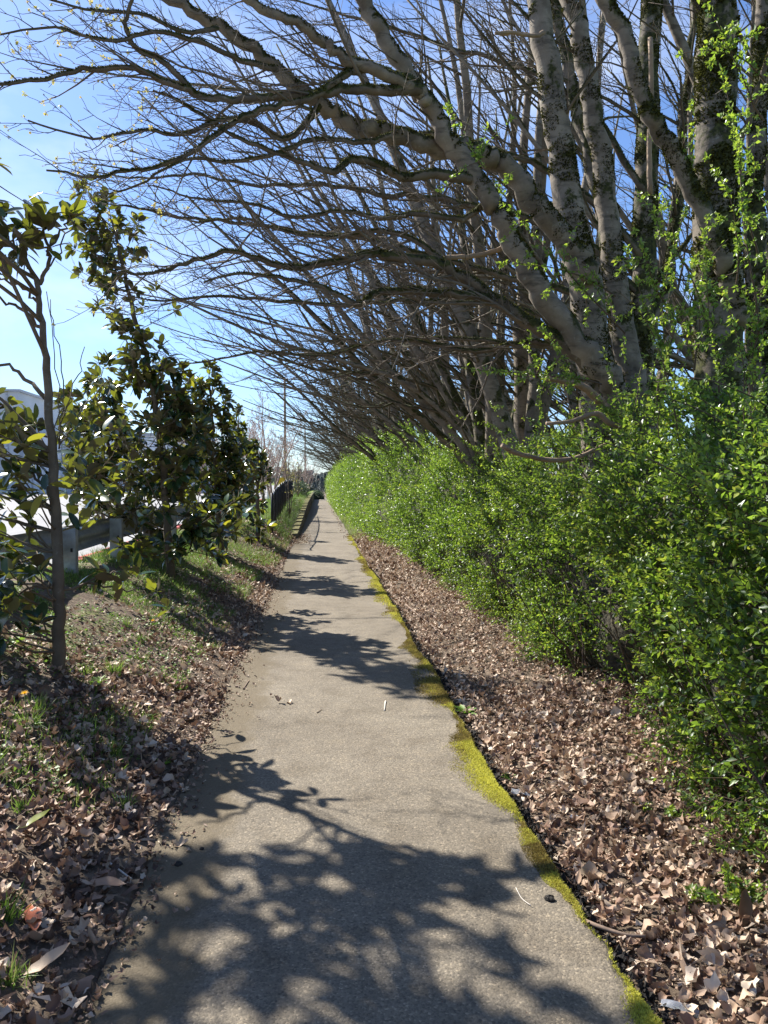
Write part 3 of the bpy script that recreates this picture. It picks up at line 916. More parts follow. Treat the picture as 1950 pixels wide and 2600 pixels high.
treeA = split_root(gA, 'maple_tree', (baseA[0], baseA[1], 0), [M['bark'], M['limb'], M['twig']],
                   'near grey maple with thick pale trunk and big mossy limbs arching left across the path')
# dead wood on it
dls = [([(1404, 420), (1403, 330), (1406, 200), (1404, 82)], 6.9, 6.9, 0.026, 0.022),
       ([(1100, 72), (1080, 76)], 7.3, 7.3, 0.02, 0.012),
       ([(1300, 870), (1260, 835), (1215, 822), (1180, 818)], 6.6, 6.3, 0.04, 0.022),
       ([(1085, 962), (1130, 982), (1200, 995), (1255, 985), (1310, 960)], 6.0, 6.4, 0.022, 0.018),
       ([(1420, 905), (1330, 920), (1290, 893), (1235, 910), (1180, 915)], 6.2, 6.0, 0.028, 0.015),
       ([(960, 556), (1010, 555), (1060, 545), (1085, 535)], 6.9, 7.0, 0.02, 0.024),
       ([(1175, 70), (1150, 78), (1100, 70), (1070, 72)], 7.3, 7.1, 0.022, 0.014)]
for i, (pts, y0, y1, r0, r1) in enumerate(dls):
    P = L3(pts, y0, y1, r0, r1)
    o = smooth_line(P, 4, 0.006, 70 + i)
    db = MB(); db.tubes([(o[:, :3] - np.array([baseA[0], baseA[1], 0]), o[:, 3])], 7, rough=0.2)
    dw = db.build('dead_branch', M['dead'], treeA)
    dw['label'] = 'broken pale brown dead branch'
# opening flowers on the outer twigs
fl = MB()
tipsA = [t for t in gA.tips if t[0][0] < -1.2]
random.Random(2).shuffle(tipsA)
tipsA = tipsA[:330]
pv_, pf_ = [], []
for kx in range(7):
    a = kx * 2.4; e = 0.2 + 0.18 * kx
    c = np.array([math.cos(a) * math.sin(e), math.sin(a) * math.sin(e), math.cos(e)])
    s = np.cross(c, [0.3, 0.2, 0.9]); s /= np.linalg.norm(s)
    n0 = len(pv_)
    pv_ += [c * 0.1 - s * 0.12, c * 0.9 - s * 0.25, c * 1.05 + s * 0.1, c * 0.6 + s * 0.3]
    pf_.append((n0, n0 + 1, n0 + 2, n0 + 3))
loc = np.array([t[0] for t in tipsA]) - np.array([baseA[0], baseA[1], 0])
fl.scatter(np.array(pv_), pf_, loc, rot_from(runit(len(loc)), rng.uniform(0, 6, len(loc))), rng.uniform(0.010, 0.026, len(loc)), rng.uniform(0, 1, len(loc)))
fl.build('flower_clusters', M['blossom'], treeA)

# the thick mossy trunk at the right
gB = Grower(32, bias=(-0.6, 0.2, 0.3), dens=0.8, rmin=0.0028)
baseB = UD(1560, 1000, 5.6); baseB[2] = 0
add_limb(gB, [(baseB[0], baseB[1], -0.05, 0.26)] + L3([(1562, 1000), (1556, 830), (1548, 600), (1546, 400), (1547, 200), (1549, 0), (1552, -300), (1560, -800)], 5.6, 5.8, 0.205, 0.12), 0, 0.7, 0.3, 0.008, 12)
add_limb(gB, L3([(1590, 700), (1577, 620), (1558, 560), (1500, 420), (1442, 310), (1392, 230), (1352, 90), (1310, 0), (1270, -110), (1200, -300)], 5.5, 5.2, 0.075, 0.045), 0, 0.55, 0.25, 0.012, 13)
add_limb(gB, L3([(1660, 900), (1640, 700), (1632, 400), (1642, 150), (1655, -100), (1670, -500)], 6.0, 6.3, 0.085, 0.05), 0, 0.6, 0.3, 0.012, 14)
add_limb(gB, L3([(1590, 330), (1620, 250), (1650, 150), (1700, 0)], 5.6, 5.2, 0.03, 0.015), 1, 0.3, 0.3, 0.01, 15)
split_root(gB, 'maple_tree', (baseB[0], baseB[1], 0), [M['bark_mossy'], M['limb'], M['twig']],
           'maple with the thickest upright trunk, mossy and dark, at the right edge behind the hedge', moss=(4200, 0.49))
gC = Grower(33, bias=(-0.6, 0.2, 0.2), dens=1.1, rmin=0.0035)
baseC = UD(1385, 900, 8.9); baseC[2] = 0
add_limb(gC, [(baseC[0], baseC[1], -0.05, 0.21)] + L3([(1388, 900), (1384, 700), (1395, 400), (1402, 100), (1404, -250), (1410, -700)], 8.9, 9.2, 0.17, 0.10), 0, 0.55, 0.3, 0.012, 16)
add_limb(gC, L3([(1380, 760), (1330, 600), (1262, 300), (1235, 180), (1205, 50), (1180, -100), (1150, -400)], 8.9, 9.4, 0.10, 0.05), 0, 0.4, 0.3, 0.02, 17)
add_limb(gC, L3([(1400, 740), (1440, 600), (1470, 400), (1480, 200), (1500, 0), (1520, -300)], 8.9, 9.6, 0.07, 0.04), 0, 0.3, 0.34, 0.02, 18)
for i_, (pts_, r0_) in enumerate([([(1390, 700), (1250, 640), (1100, 600), (950, 560), (800, 520), (650, 500), (500, 480), (380, 470), (300, 450), (220, 440)], 0.05),
        ([(1388, 780), (1250, 700), (1080, 660), (900, 650), (740, 660), (600, 650), (480, 640), (360, 650), (280, 640)], 0.045),
        ([(1390, 640), (1280, 540), (1120, 470), (960, 430), (820, 420), (700, 400), (560, 400), (420, 380), (300, 385), (190, 370)], 0.05),
        ([(1392, 560), (1260, 420), (1120, 340), (980, 300), (850, 280), (700, 240), (540, 200), (400, 180), (250, 160), (120, 150)], 0.05),
        ([(1388, 800), (1260, 760), (1100, 740), (950, 730), (800, 740), (680, 770), (560, 760), (450, 780), (370, 790)], 0.04),
        ([(1396, 420), (1280, 250), (1150, 160), (1000, 110), (840, 60), (700, 20), (560, -20)], 0.045)]):
    add_limb(gC, L3(pts_, 8.9, 9.0 + 0.25 * i_, r0_, 0.007), 1, 0.22, 0.34, 0.02, 190 + i_, 5)
add_limb(gC, L3([(1400, 620), (1450, 560), (1500, 500), (1560, 470), (1640, 420)], 9.0, 9.8, 0.04, 0.015), 1, 0.1, 0.4, 0.03, 19)
split_root(gC, 'maple_tree', (baseC[0], baseC[1], 0), [M['bark_mossy'], M['limb'], M['twig']],
           'slimmer mossy maple standing just behind, between the two thickest trunks', sides=(12, 7, 4, 3))

# ------------------------------------------------------------------ hedge
def leaf_tpl(n=3, w=0.32, fold=0.25, bend=0.15, wide=0.62):
    """leaf of length 1 along +Y with a folded midrib"""
    ts = np.linspace(0, 1, n + 1)
    V, F = [], []
    for t in ts:
        h = w * (math.sin(math.pi * min(1, t ** (1.0 if wide < 0.55 else 1.25))) ** (0.62 if wide < 0.55 else 0.8) if 0 < t < 1 else 0.02)
        z = -bend * t * t
        V += [[-h, t, z + fold * h], [0, t, z], [h, t, z + fold * h]]
    for i in range(n):
        a = i * 3
        F += [(a, a + 1, a + 4, a + 3), (a + 1, a + 2, a + 5, a + 4)]
    return np.array(V), F
LEAF_S, LEAF_SF = leaf_tpl(2, 0.27, 0.35, 0.12)
LEAF_Q = np.array([[0, 0, 0], [-0.25, 0.6, 0.06], [0, 1, -0.05], [0.25, 0.6, 0.06]])
LEAF_QF = [(0, 3, 2, 1)]
# shift fold so the quad is not degenerate
def hedge_x(y):
    return np.interp(y, [1, 3.4, 4.6, 6, 9, 14, 20.5, 26, 40, 60, 110], [1.75, 1.80, 2.08, 2.12, 2.08, 2.0, 1.78, 1.36, 1.22, 1.2, 1.2])
def hedge_h(y):
    return np.interp(y, [1, 3, 5, 7, 9, 12, 15, 18, 21, 27, 110], [1.95, 2.0, 2.15, 2.2, 2.1, 2.05, 2.4, 2.95, 3.3, 3.5, 3.55])
def hedge_pt(y, v, depth):
    """point on the hedge's front: v 0 at the ground, 1 at the crest"""
    bul = 0.05 - 0.25 * np.sin(np.clip(v, 0, 1) * math.pi * 0.62) ** 0.8 + 0.95 * np.clip(v - 0.62, 0, 1) ** 1.5 * 1.8
    nz = (fbm(y * 0.75, v * 2.6, 0.5, 3) - 0.5) * 0.85 + (fbm(y * 2.1, v * 6.0, 2.5, 2) - 0.5) * 0.42
    x = hedge_x(y) + 0.14 + bul + nz * np.interp(v, [0, 0.3, 1], [0.6, 1, 1]) + depth
    z = v * hedge_h(y) * (0.94 + 0.24 * (fbm(y * 0.9, y * 0 + 7.7) - 0.5))
    return x, z

hedge = empty('hedge', (2.6, 6.0, 0))
HO = np.array([2.6, 6.0, 0.0])
hl, hs = MB(), MB()
def sprigs(y0, y1, count, leaf, L, nleaf, depth=(0, 0.5), tpl=(LEAF_S, LEAF_SF), stems=True, vr=(0.02, 1.06), out=1.0):
    m = count
    y = rng.uniform(y0, y1, m); v = rng.uniform(*vr, m)
    dp = depth[0] + (depth[1] - depth[0]) * rng.uniform(0, 1, m) ** 1.7
    x, z = hedge_pt(y, v, dp)
    hole = fbm(y * 1.6, v * 5.5, 9.0, 2)
    keep = (hole > 0.46) | (rng.uniform(0, 1, m) < 0.20)
    x, y, z, v, dp = x[keep], y[keep], z[keep], v[keep], dp[keep]
    m = len(x)
    D = np.stack([-out * np.ones(m), 0 * x, 0.25 + 0.75 * v], -1) + runit(m) * 0.85
    D /= np.linalg.norm(D, axis=1, keepdims=True)
    Ls = L * rng.uniform(0.55, 1.35, m)
    P0 = np.stack([x, y, np.maximum(z, 0.03)], -1)
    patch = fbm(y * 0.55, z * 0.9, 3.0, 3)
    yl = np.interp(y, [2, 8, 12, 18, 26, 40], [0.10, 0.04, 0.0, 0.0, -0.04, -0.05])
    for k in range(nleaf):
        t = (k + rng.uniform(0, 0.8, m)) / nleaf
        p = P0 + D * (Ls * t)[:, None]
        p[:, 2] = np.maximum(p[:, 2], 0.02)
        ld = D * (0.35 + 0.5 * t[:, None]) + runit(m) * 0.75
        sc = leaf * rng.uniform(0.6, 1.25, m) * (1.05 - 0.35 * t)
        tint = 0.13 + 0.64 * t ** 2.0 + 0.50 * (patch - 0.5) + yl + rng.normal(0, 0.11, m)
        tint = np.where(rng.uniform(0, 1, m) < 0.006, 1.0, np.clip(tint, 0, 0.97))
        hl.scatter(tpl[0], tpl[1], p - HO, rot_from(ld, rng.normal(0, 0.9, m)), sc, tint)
    if stems:
        ls = [(np.array([a - d * 0.05 - HO, a + d * l * 0.5 - HO, a + d * l - HO]), np.array([0.0028, 0.0022, 0.0012])) for a, d, l in zip(P0, D, Ls)]
        hs.tubes(ls, 3, cap=False)
sprigs(1.6, 5.5, 4300, 0.047, 0.17, 14)
sprigs(5.5, 10, 5000, 0.047, 0.18, 13)
sprigs(10, 18, 5600, 0.052, 0.22, 12, stems=False)
sprigs(18, 34, 8000, 0.064, 0.30, 10, tpl=(LEAF_Q, LEAF_QF), stems=False)
sprigs(34, 105, 14000, 0.09, 0.45, 8, tpl=(LEAF_Q, LEAF_QF), stems=False)
# low skirts and the top, looser
sprigs(2.5, 12, 700, 0.034, 0.2, 12, depth=(-0.18, 0.1), vr=(0.0, 0.16))
# long arching shoots above the top, in front of the trunks
def shoot(p, d, L, n, leaf, droop=0.05, seed=0, r=0.006, side=0.0):
    g = np.random.default_rng(seed)
    pts = [np.array(p, float)]; d = np.array(d, float); d /= np.linalg.norm(d)
    ns = 9
    for i in range(ns):
        d = d + g.normal(0, 0.09, 3) + np.array([side, 0, -droop]); d /= np.linalg.norm(d)
        pts.append(pts[-1] + d * L / ns)
    pts = np.array(pts)
    hs.tubes([(pts - HO, np.linspace(r, 0.0015, ns + 1))], 4, cap=False)
    t = np.sort(g.uniform(0.12, 1, n))
    f = t * ns; i = np.minimum(f.astype(int), ns - 1); u = (f - i)[:, None]
    P = pts[i] * (1 - u) + pts[i + 1] * u
    T = pts[i + 1] - pts[i]; T /= np.linalg.norm(T, axis=1, keepdims=True)
    for c in range(4):
        ld = T * 0.4 + runit(n) * 0.9
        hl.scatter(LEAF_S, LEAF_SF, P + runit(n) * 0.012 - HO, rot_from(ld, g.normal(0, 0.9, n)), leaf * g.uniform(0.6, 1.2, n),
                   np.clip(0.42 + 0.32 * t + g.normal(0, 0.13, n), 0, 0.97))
    return pts
for k in range(110):
    y = rng.uniform(3.0, 13.5)
    v = rng.uniform(0.7, 1.0)
    x, z = hedge_pt(np.array([y]), np.array([v]), np.array([rng.uniform(-0.1, 0.7)]))
    d = np.array([rng.uniform(-0.9, 0.35), rng.uniform(-0.7, 0.4), rng.uniform(0.5, 1.3)])
    shoot((x[0], y, z[0] - 0.1), d, rng.uniform(0.5, 1.35), 26, 0.034, rng.uniform(0.0, 0.10), seed=900 + k)
# taller stems climbing among the trunks at the right
tall = [((1640, 900), (1600, 300), 4.9), ((1600, 880), (1650, 420), 4.7), ((1480, 900), (1380, 560), 5.6), ((1300, 830), (1020, 690), 6.2),
        ((1440, 850), (1345, 300), 5.8), ((1350, 720), (1010, 250), 5.9), ((1560, 780), (1470, 420), 5.0), ((1640, 700), (1620, 120), 4.6),
        ((1500, 800), (1530, 480), 5.2), ((1250, 860), (1190, 700), 6.6), ((1420, 880), (1440, 560), 5.4), ((1550, 900), (1580, 560), 4.9),
        ((1650, 260), (1480, -20), 4.5), ((1655, 180), (1560, 40), 4.6), ((1640, 560), (1560, 330), 4.8), ((1200, 880), (1120, 760), 7.2), ((1610, 1000), (1655, 620), 4.6),
        ((1470, 700), (1340, 500), 5.4), ((1330, 640), (1160, 460), 5.9), ((1590, 620), (1650, 330), 4.8)]
for k, (a, b, Y) in enumerate(tall):
    A, B = UD(a[0], a[1], Y), UD(b[0], b[1], Y - 0.3)
    L = np.linalg.norm(B - A)
    pts = shoot(A, B - A, L * 1.1, int(L * 40), 0.036, 0.02, seed=1300 + k, r=0.008)
    for j in range(int(L * 6)):                       # short side sprays
        t = rng.uniform(0.1, 0.95); i = int(t * 9)
        shoot(pts[i], (B - A) / L * 0.5 + runit(1)[0], rng.uniform(0.12, 0.42), 9, 0.034, 0.05, seed=2000 + k * 40 + j, r=0.003)
# the woody inside of the hedge
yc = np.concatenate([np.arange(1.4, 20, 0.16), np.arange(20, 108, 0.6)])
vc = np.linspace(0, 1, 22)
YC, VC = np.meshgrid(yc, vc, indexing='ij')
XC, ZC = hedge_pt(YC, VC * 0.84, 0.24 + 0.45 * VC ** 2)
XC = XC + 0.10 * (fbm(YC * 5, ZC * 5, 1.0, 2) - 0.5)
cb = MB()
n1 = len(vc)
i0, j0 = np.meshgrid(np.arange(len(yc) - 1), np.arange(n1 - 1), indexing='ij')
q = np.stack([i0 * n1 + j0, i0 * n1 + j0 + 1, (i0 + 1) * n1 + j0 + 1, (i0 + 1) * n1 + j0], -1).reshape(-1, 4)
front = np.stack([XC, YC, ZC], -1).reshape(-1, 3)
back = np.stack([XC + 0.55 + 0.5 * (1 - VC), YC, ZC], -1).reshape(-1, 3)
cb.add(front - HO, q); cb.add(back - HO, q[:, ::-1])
for i in range(len(yc) - 1):                          # close the top
    a, b = i * n1 + n1 - 1, (i + 1) * n1 + n1 - 1
    nf = len(front)
    cb.F.append((np.array([[a, b, b + nf, a + nf]]), 0))
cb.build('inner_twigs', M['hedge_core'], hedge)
hl.build('foliage', M['hedge'], hedge)
# visible woody stems near the foot
for k in range(260):
    y = rng.uniform(2.2, 16)
    x, z = hedge_pt(np.array([y]), np.array([0.02]), np.array([rng.uniform(-0.05, 0.35)]))
    p = np.array([x[0], y, -0.03])
    d = np.array([rng.uniform(-0.5, 0.3), rng.uniform(-0.5, 0.5), 1.0])
    pts = [p]
    for i in range(6):
        d = d + rng.normal(0, 0.14, 3); d /= np.linalg.norm(d); pts.append(pts[-1] + d * rng.uniform(0.1, 0.25))
    hs.tubes([(np.array(pts) - HO, np.linspace(rng.uniform(0.004, 0.012), 0.002, 7))], 5, cap=False)
hs.build('stems', M['hedge_stem'], hedge)
tag(hedge, 'tall dense green leafy hedge running along the right side of the path', 'hedge')

# sprays lying on the litter at the hedge's foot
def low_spray(name, spots, label, seed):
    global hl, hs, HO
    sv = hl, hs, HO
    c = G(*spots[0])
    hl, hs, HO = MB(), MB(), c
    for k, s in enumerate(spots):
        p = G(*s)
        shoot(p + np.array([0, 0, 0.01]), (rng.uniform(-1, 0.2), rng.uniform(-0.5, 0.5), rng.uniform(0.3, 0.9)), rng.uniform(0.10, 0.20), 12, 0.032, 0.1, seed=seed + k, r=0.003)
    root = empty(name, tuple(c))
    hl.build('leaves', M['hedge'], root); hs.build('stems', M['hedge_stem'], root)
    hl, hs, HO = sv
    return tag(root, label, 'plant', 'leafy sprays on the leaf litter')
low_spray('leafy_spray', [(1745, 2290), (1780, 2295), (1815, 2300), (1850, 2285), (1880, 2270), (1915, 2285), (1935, 2260), (1870, 2300), (1925, 2300)], 'low bright green spray creeping over dead leaves at the right edge', 5000)
low_spray('leafy_spray', [(1700, 2065), (1720, 2085), (1750, 2095), (1790, 2080), (1760, 2050), (1820, 2060)], 'small green spray on the leaves just in front of the hedge foot', 5100)

# ------------------------------------------------------------------ magnolias on the bank
def project(p):
    d = _RC.T @ (np.asarray(p, float) - np.array([0, 0, CAM_H]))
    return 975 + F_PX * d[0] / -d[2], 1300 - F_PX * d[1] / -d[2], -d[2]
MAG, MAGF = leaf_tpl(5, 0.235, 0.22, 0.14, 0.5)
class Magnolia:
    def __init__(self, base, seed):
        self.b = np.array(base, float); self.g = np.random.default_rng(seed)
        self.trunk, self.br, self.ros = [], [], []
    def line(self, P, r0, r1, lst, per=4, wob=0.012):
        P = np.array(P, float)
        o = smooth_line(np.concatenate([P, np.zeros((len(P), 1)) + 0.02], 1), per, 0)[:, :3]
        o[1:-1] += self.g.normal(size=(len(o) - 2, 3)) * wob
        lst.append((o - self.b, np.linspace(r0, r1, len(o))))
        return o
    def rosette(self, p, d, n=None, s=0.145):
        g = self.g
        n = n or int(g.integers(6, 11))
        d = np.array(d, float); d /= np.linalg.norm(d) + 1e-9
        ref = np.array([1.0, 0, 0]) if abs(d[2]) > 0.8 else np.array([0, 0, 1.0])
        x = np.cross(d, ref); x /= np.linalg.norm(x); y = np.cross(d, x)
        a = np.arange(n) * 2.4 + g.uniform(0, 6)
        sp = g.uniform(0.45, 1.5, n)
        ld = d[None] * np.cos(sp)[:, None] + (x[None] * np.cos(a)[:, None] + y[None] * np.sin(a)[:, None]) * np.sin(sp)[:, None]
        ld[:, 2] -= 0.35 * (sp > 0.95)
        P = np.array(p)[None] - d[None] * g.uniform(0, 0.07, n)[:, None] + ld * 0.012
        self.ros.append((P, ld, g.normal(0, 0.55, n), s * g.uniform(0.7, 1.22, n), np.clip(g.normal(0.42, 0.22, n), 0, 1)))
    def spray(self, p, d, L, r=0.007, n=3, s=0.145, depth=0):
        """a side branch that ends in rosettes"""
        g = self.g
        pts = [np.array(p, float)]; d = np.array(d, float); d /= np.linalg.norm(d)
        for i in range(4):
            d = d + g.normal(0, 0.13, 3) + np.array([0, 0, 0.06]); d /= np.linalg.norm(d)
            pts.append(pts[-1] + d * L / 4)
        self.line(pts, r, 0.0035, self.br, 2, 0.004)
        self.rosette(pts[-1], d, s=s)
        for k in range(n):
            i = int(g.integers(1, 4))
            q = d * 0.5 + g.normal(0, 0.75, 3) + np.array([0, 0, 0.15]); q /= np.linalg.norm(q)
            l = L * g.uniform(0.25, 0.5)
            if depth > 0 and l > 0.2:
                self.spray(pts[i], q, l, r * 0.6, 2, s, depth - 1)
            else:
                e = pts[i] + q * l
                self.line([pts[i], (pts[i] + e) / 2 + g.normal(0, 0.012, 3), e], r * 0.6, 0.003, self.br, 2, 0.003)
                self.rosette(e, q, s=s)
    def build(self, label, group=None):
        root = empty('magnolia_tree', tuple(self.b))
        t = MB(); t.tubes(self.trunk, 12, rough=0.14); t.build('trunk', M['mag_bark'], root)
        if self.br:
            b = MB(); b.tubes(self.br, 5); b.build('branches', M['mag_bark'], root)
        l = MB()
        P = np.concatenate([r[0] for r in self.ros]); D = np.concatenate([r[1] for r in self.ros])
        l.scatter(MAG, MAGF, P - self.b, rot_from(D, np.concatenate([r[2] for r in self.ros])),
                  np.concatenate([r[3] for r in self.ros]), np.concatenate([r[4] for r in self.ros]))
        l.build('leaves', M['mag_leaf'], root)
        return tag(root, label, 'tree', group)
    def auto(self, tr, z0, z1, n, reach, s=0.145, depth=1, top=True, taper_p=0.75):
        g = self.g
        for k in range(n):
            f = (k + g.uniform(0, 1)) / n
            zz = z0 + (z1 - z0) * f
            i = int(np.argmin(np.abs(tr[:, 2] - zz)))
            a = k * 2.4 + g.uniform(-0.5, 0.5)
            rc = reach * (1 - 0.75 * f ** 1.3) * g.uniform(0.7, 1.15) * (0.82 - 0.18 * math.cos(a))
            self.spray(tr[i], (math.cos(a), math.sin(a), g.uniform(0.15, 0.75)), rc, 0.010, 4, s, depth)
        if top: self.spray(tr[-1], (0, 0, 1), 0.3, 0.008, 4, s, 0)

MAGGRP = 'magnolias planted along the bank'
Y1 = 5.34
b1 = U(150, 1665, Y1); b1[2] = gz1(b1[0], Y1) - 0.04
mg = Magnolia(b1, 41)
def P1(x, y, Y=Y1): return U(x, y, Y + 0.55 * min(1.1, max(0.0, (1665 - y) / 955)))
tr1 = mg.line([b1, P1(150, 1600), P1(147, 1500), P1(142, 1300), P1(133, 1150), P1(122, 1000), P1(112, 880), P1(100, 770), P1(95, 710)], 0.046, 0.018, mg.trunk, 4, 0.006)
mg.line([P1(97, 720), P1(118, 690), P1(124, 640), P1(116, 590), P1(118, 560)], 0.018, 0.008, mg.br)
mg.line([P1(97, 730), P1(80, 690), P1(60, 650), P1(40, 620), P1(15, 600)], 0.016, 0.008, mg.br)
mg.line([P1(120, 650), P1(150, 590), P1(175, 555), P1(195, 540)], 0.010, 0.006, mg.br)
mg.line([P1(120, 680), P1(150, 640), P1(190, 560)], 0.007, 0.005, mg.br)
for (x, y, dx, dz, n, s) in [(115, 560, 0.0, 1, 11, .165), (105, 575, -0.6, 0.6, 8, .17), (180, 545, 0.7, 0.9, 9, .16), (190, 540, 0.9, 0.3, 6, .16), (40, 620, -0.5, 0.5, 9, .16), (15, 600, -0.8, 0.6, 9, .16), (60, 655, 0.1, -1, 6, .15), (20, 660, 0.2, -0.9, 6, .15), (130, 620, .4, .5, 4, .15), (85, 600, -0.3, .9, 9, .165), (5, 540, -.2, .8, 9, .16), (118, 545, .3, 1, 9, .17), (60, 560, -.3, .8, 8, .165)]:
    mg.rosette(P1(x, y, Y1 + mg.g.uniform(-0.15, 0.15)), (dx, -0.3, dz), n, s)
# bare arching limbs to the left
for pts, r in [([(128, 1140), (75, 1090), (20, 1030), (-60, 960)], 0.020), ([(115, 1010), (60, 960), (0, 915), (-90, 880)], 0.018), ([(103, 830), (50, 780), (0, 762), (-90, 720)], 0.015),
               ([(98, 770), (60, 730), (0, 702), (-60, 640)], 0.012), ([(140, 1300), (120, 1240), (60, 1190), (-20, 1140)], 0.014), ([(136, 1480), (100, 1490), (60, 1500), (10, 1550)], 0.012),
               ([(145, 1430), (100, 1420), (62, 1425), (10, 1420)], 0.011), ([(142, 1310), (105, 1290), (60, 1285)], 0.010), ([(150, 1500), (220, 1475), (300, 1455), (350, 1440)], 0.011),
               ([(220, 1480), (290, 1490), (350, 1500), (420, 1535)], 0.008), ([(150, 1130), (165, 1060), (195, 960), (215, 880)], 0.006), ([(150, 1130), (160, 1000), (150, 880), (128, 760)], 0.006),
               ([(153, 1130), (150, 1050), (140, 900), (118, 740)], 0.005), ([(150, 1140), (175, 1100), (225, 1020), (280, 960)], 0.006)]:
    mg.line([P1(x, y, Y1 + (mg.g.uniform(-0.1, 0.1) if i else 0)) for i, (x, y) in enumerate(pts)], r, max(0.003, r * 0.45), mg.br)
for (x, y, n, s) in [(50, 1060, 9, .14), (25, 1030, 9, .14), (8, 1100, 8, .14), (60, 1120, 9, .14), (95, 1170, 8, .13), (40, 1190, 9, .14), (10, 1160, 8, .14), (62, 1285, 9, .15), (95, 1290, 5, .14),
                  (65, 1430, 9, .15), (20, 1400, 8, .15), (8, 1480, 7, .14), (98, 1570, 10, .14), (60, 1600, 7, .14), (20, 1560, 7, .15), (180, 1050, 6, .13), (175, 1200, 7, .14), (185, 1230, 6, .15), (170, 1300, 5, .13),
                  (250, 1450, 9, .14), (295, 1470, 8, .14), (340, 1445, 7, .13), (390, 1500, 6, .11), (420, 1535, 5, .11), (200, 1080, 5, .13), (215, 1180, 5, .13), (30, 1230, 7, .14), (210, 1130, 7, .15), (230, 1200, 8, .16), (240, 1260, 6, .15), (190, 1150, 6, .15), (205, 1330, 6, .14), (255, 1090, 5, .14), (-20, 1010, 9, .14), (-30, 1250, 9, .14)]:
    p = P1(x, y, Y1 + mg.g.uniform(-0.3, 0.3))
    mg.rosette(p, (mg.g.uniform(-0.8, 0.8), mg.g.uniform(-0.8, 0.3), mg.g.uniform(0.0, 0.9)), n, s)
for k in range(40):
    p = P1(mg.g.uniform(-150, 105), mg.g.uniform(1010, 1330) if k < 26 else mg.g.uniform(1330, 1620), Y1 + mg.g.uniform(-0.5, 0.45))
    i = int(np.argmin(np.abs(tr1[:, 2] - (p[2] - 0.25))))
    mg.line([tr1[i], (tr1[i] * 0.45 + p * 0.55) - np.array([0, 0, 0.04]), p], 0.009, 0.003, mg.br, 3, 0.008)
    mg.rosette(p, (mg.g.uniform(-0.9, 0.5), mg.g.uniform(-0.9, 0.3), mg.g.uniform(0.1, 0.9)), int(mg.g.integers(6, 10)), 0.15)
# the crown out to the left of the frame, which shades the near path
hub = tr1[-1]
cnt = 0
KX, KY = TO_SUN[0] / TO_SUN[2], TO_SUN[1] / TO_SUN[2]
cl = []
while cnt < 130:
    gx, gy, h = mg.g.uniform(-0.85, 1.05), mg.g.uniform(1.6, 3.75), mg.g.uniform(2.9, 4.7)
    if gy > 3.25 - 0.28 * gx and mg.g.uniform() < 0.985: continue
    p = np.array([gx + KX * h, gy + KY * h, h])
    px, py, dp = project(p)
    if not (px < -25 or (py < 690 and px < 120 and mg.g.uniform() < 0.15)): continue
    cl.append(p); cnt += 1
arms = [np.array([-2.6, 4.9, 3.0]), np.array([-2.5, 4.4, 3.6]), np.array([-3.0, 5.2, 3.4]), np.array([-2.5, 5.3, 3.9]), np.array([-2.9, 4.6, 4.0]), np.array([-2.6, 3.9, 3.3])]
for i, a in enumerate(arms):
    s = tr1[-1 - 3 * (i % 4)]
    mg.line([s, (s + a) / 2 + np.array([0, 0, 0.12]), a], 0.016, 0.008, mg.br)
for p in cl:
    a = min(arms, key=lambda q: np.linalg.norm(q - p))
    mg.line([a, (a + p) / 2 + np.array([0, 0, -0.03]), p], 0.007, 0.003, mg.br, 2, 0.01)
    mg.rosette(p, (p - a) + np.array([0, 0, 0.3]), int(mg.g.integers(6, 10)), 0.15)
mg.build('nearest magnolia with slim bare trunk and sparse large leaves at the left edge', MAGGRP)

def mag(base_px, Y, trunk_px, z0, z1, n, reach, label, seed, r=0.055, s=0.155, depth=1):
    b = U(base_px[0], base_px[1], Y); b[2] = gz1(b[0], Y) - 0.04
    m = Magnolia(b, seed)
    pts = [b] + [U(x, y, Y) for x, y in trunk_px]
    tr = m.line(pts, r, 0.014, m.trunk, 5, 0.01)
    m.auto(tr, z0, z1, n, reach, s, depth)
    return m, tr, label
m2, tr2, lb2 = mag((435, 1455), 10.2, [(428, 1380), (415, 1200), (397, 1050), (370, 900), (340, 800), (318, 700), (300, 620), (285, 565)], 0.55, 3.3, 27, 1.9, 'second magnolia from the camera, tall and leaning left with a dense leafy crown', 42)
# its upper leaf mass hangs to the left of the stem
for k in range(28):
    f = m2.g.uniform(0.62, 1.0)
    i = int(f * (len(tr2) - 1))
    m2.spray(tr2[i], (m2.g.uniform(-1.2, 0.5), m2.g.uniform(-0.6, 0.6), m2.g.uniform(-0.1, 0.7)), m2.g.uniform(0.3, 0.8), 0.007, 2, 0.135, 0)
m2.build(lb2, MAGGRP)
for args in [((563, 1388), 14.6, [(556, 1320), (548, 1200), (540, 1100), (535, 1020), (530, 960)], 0.7, 3.4, 32, 1.60, 'third magnolia from the camera, bushy and dark with a bent lower trunk', 43),
             ((607, 1335), 19.8, [(604, 1270), (602, 1180), (604, 1110), (605, 1065)], 1.0, 3.1, 22, 1.15, 'fourth magnolia from the camera, low and round with dark leaves', 44),
             ((655, 1347), 18.6, [(655, 1290), (654, 1230), (655, 1180), (655, 1150)], 1.6, 2.5, 6, 0.5, 'small slim magnolia at the right end of the row, nearest the black fence', 45),
             ((668, 1312), 25.0, [(668, 1270), (668, 1220), (668, 1180)], 2.0, 2.6, 4, 0.4, 'last small magnolia of the row, its brown trunk beside the black fence', 46)]:
    m, tr, lb = mag(*args[:7], args[7], args[8], depth=1)
    m.build(lb, MAGGRP)
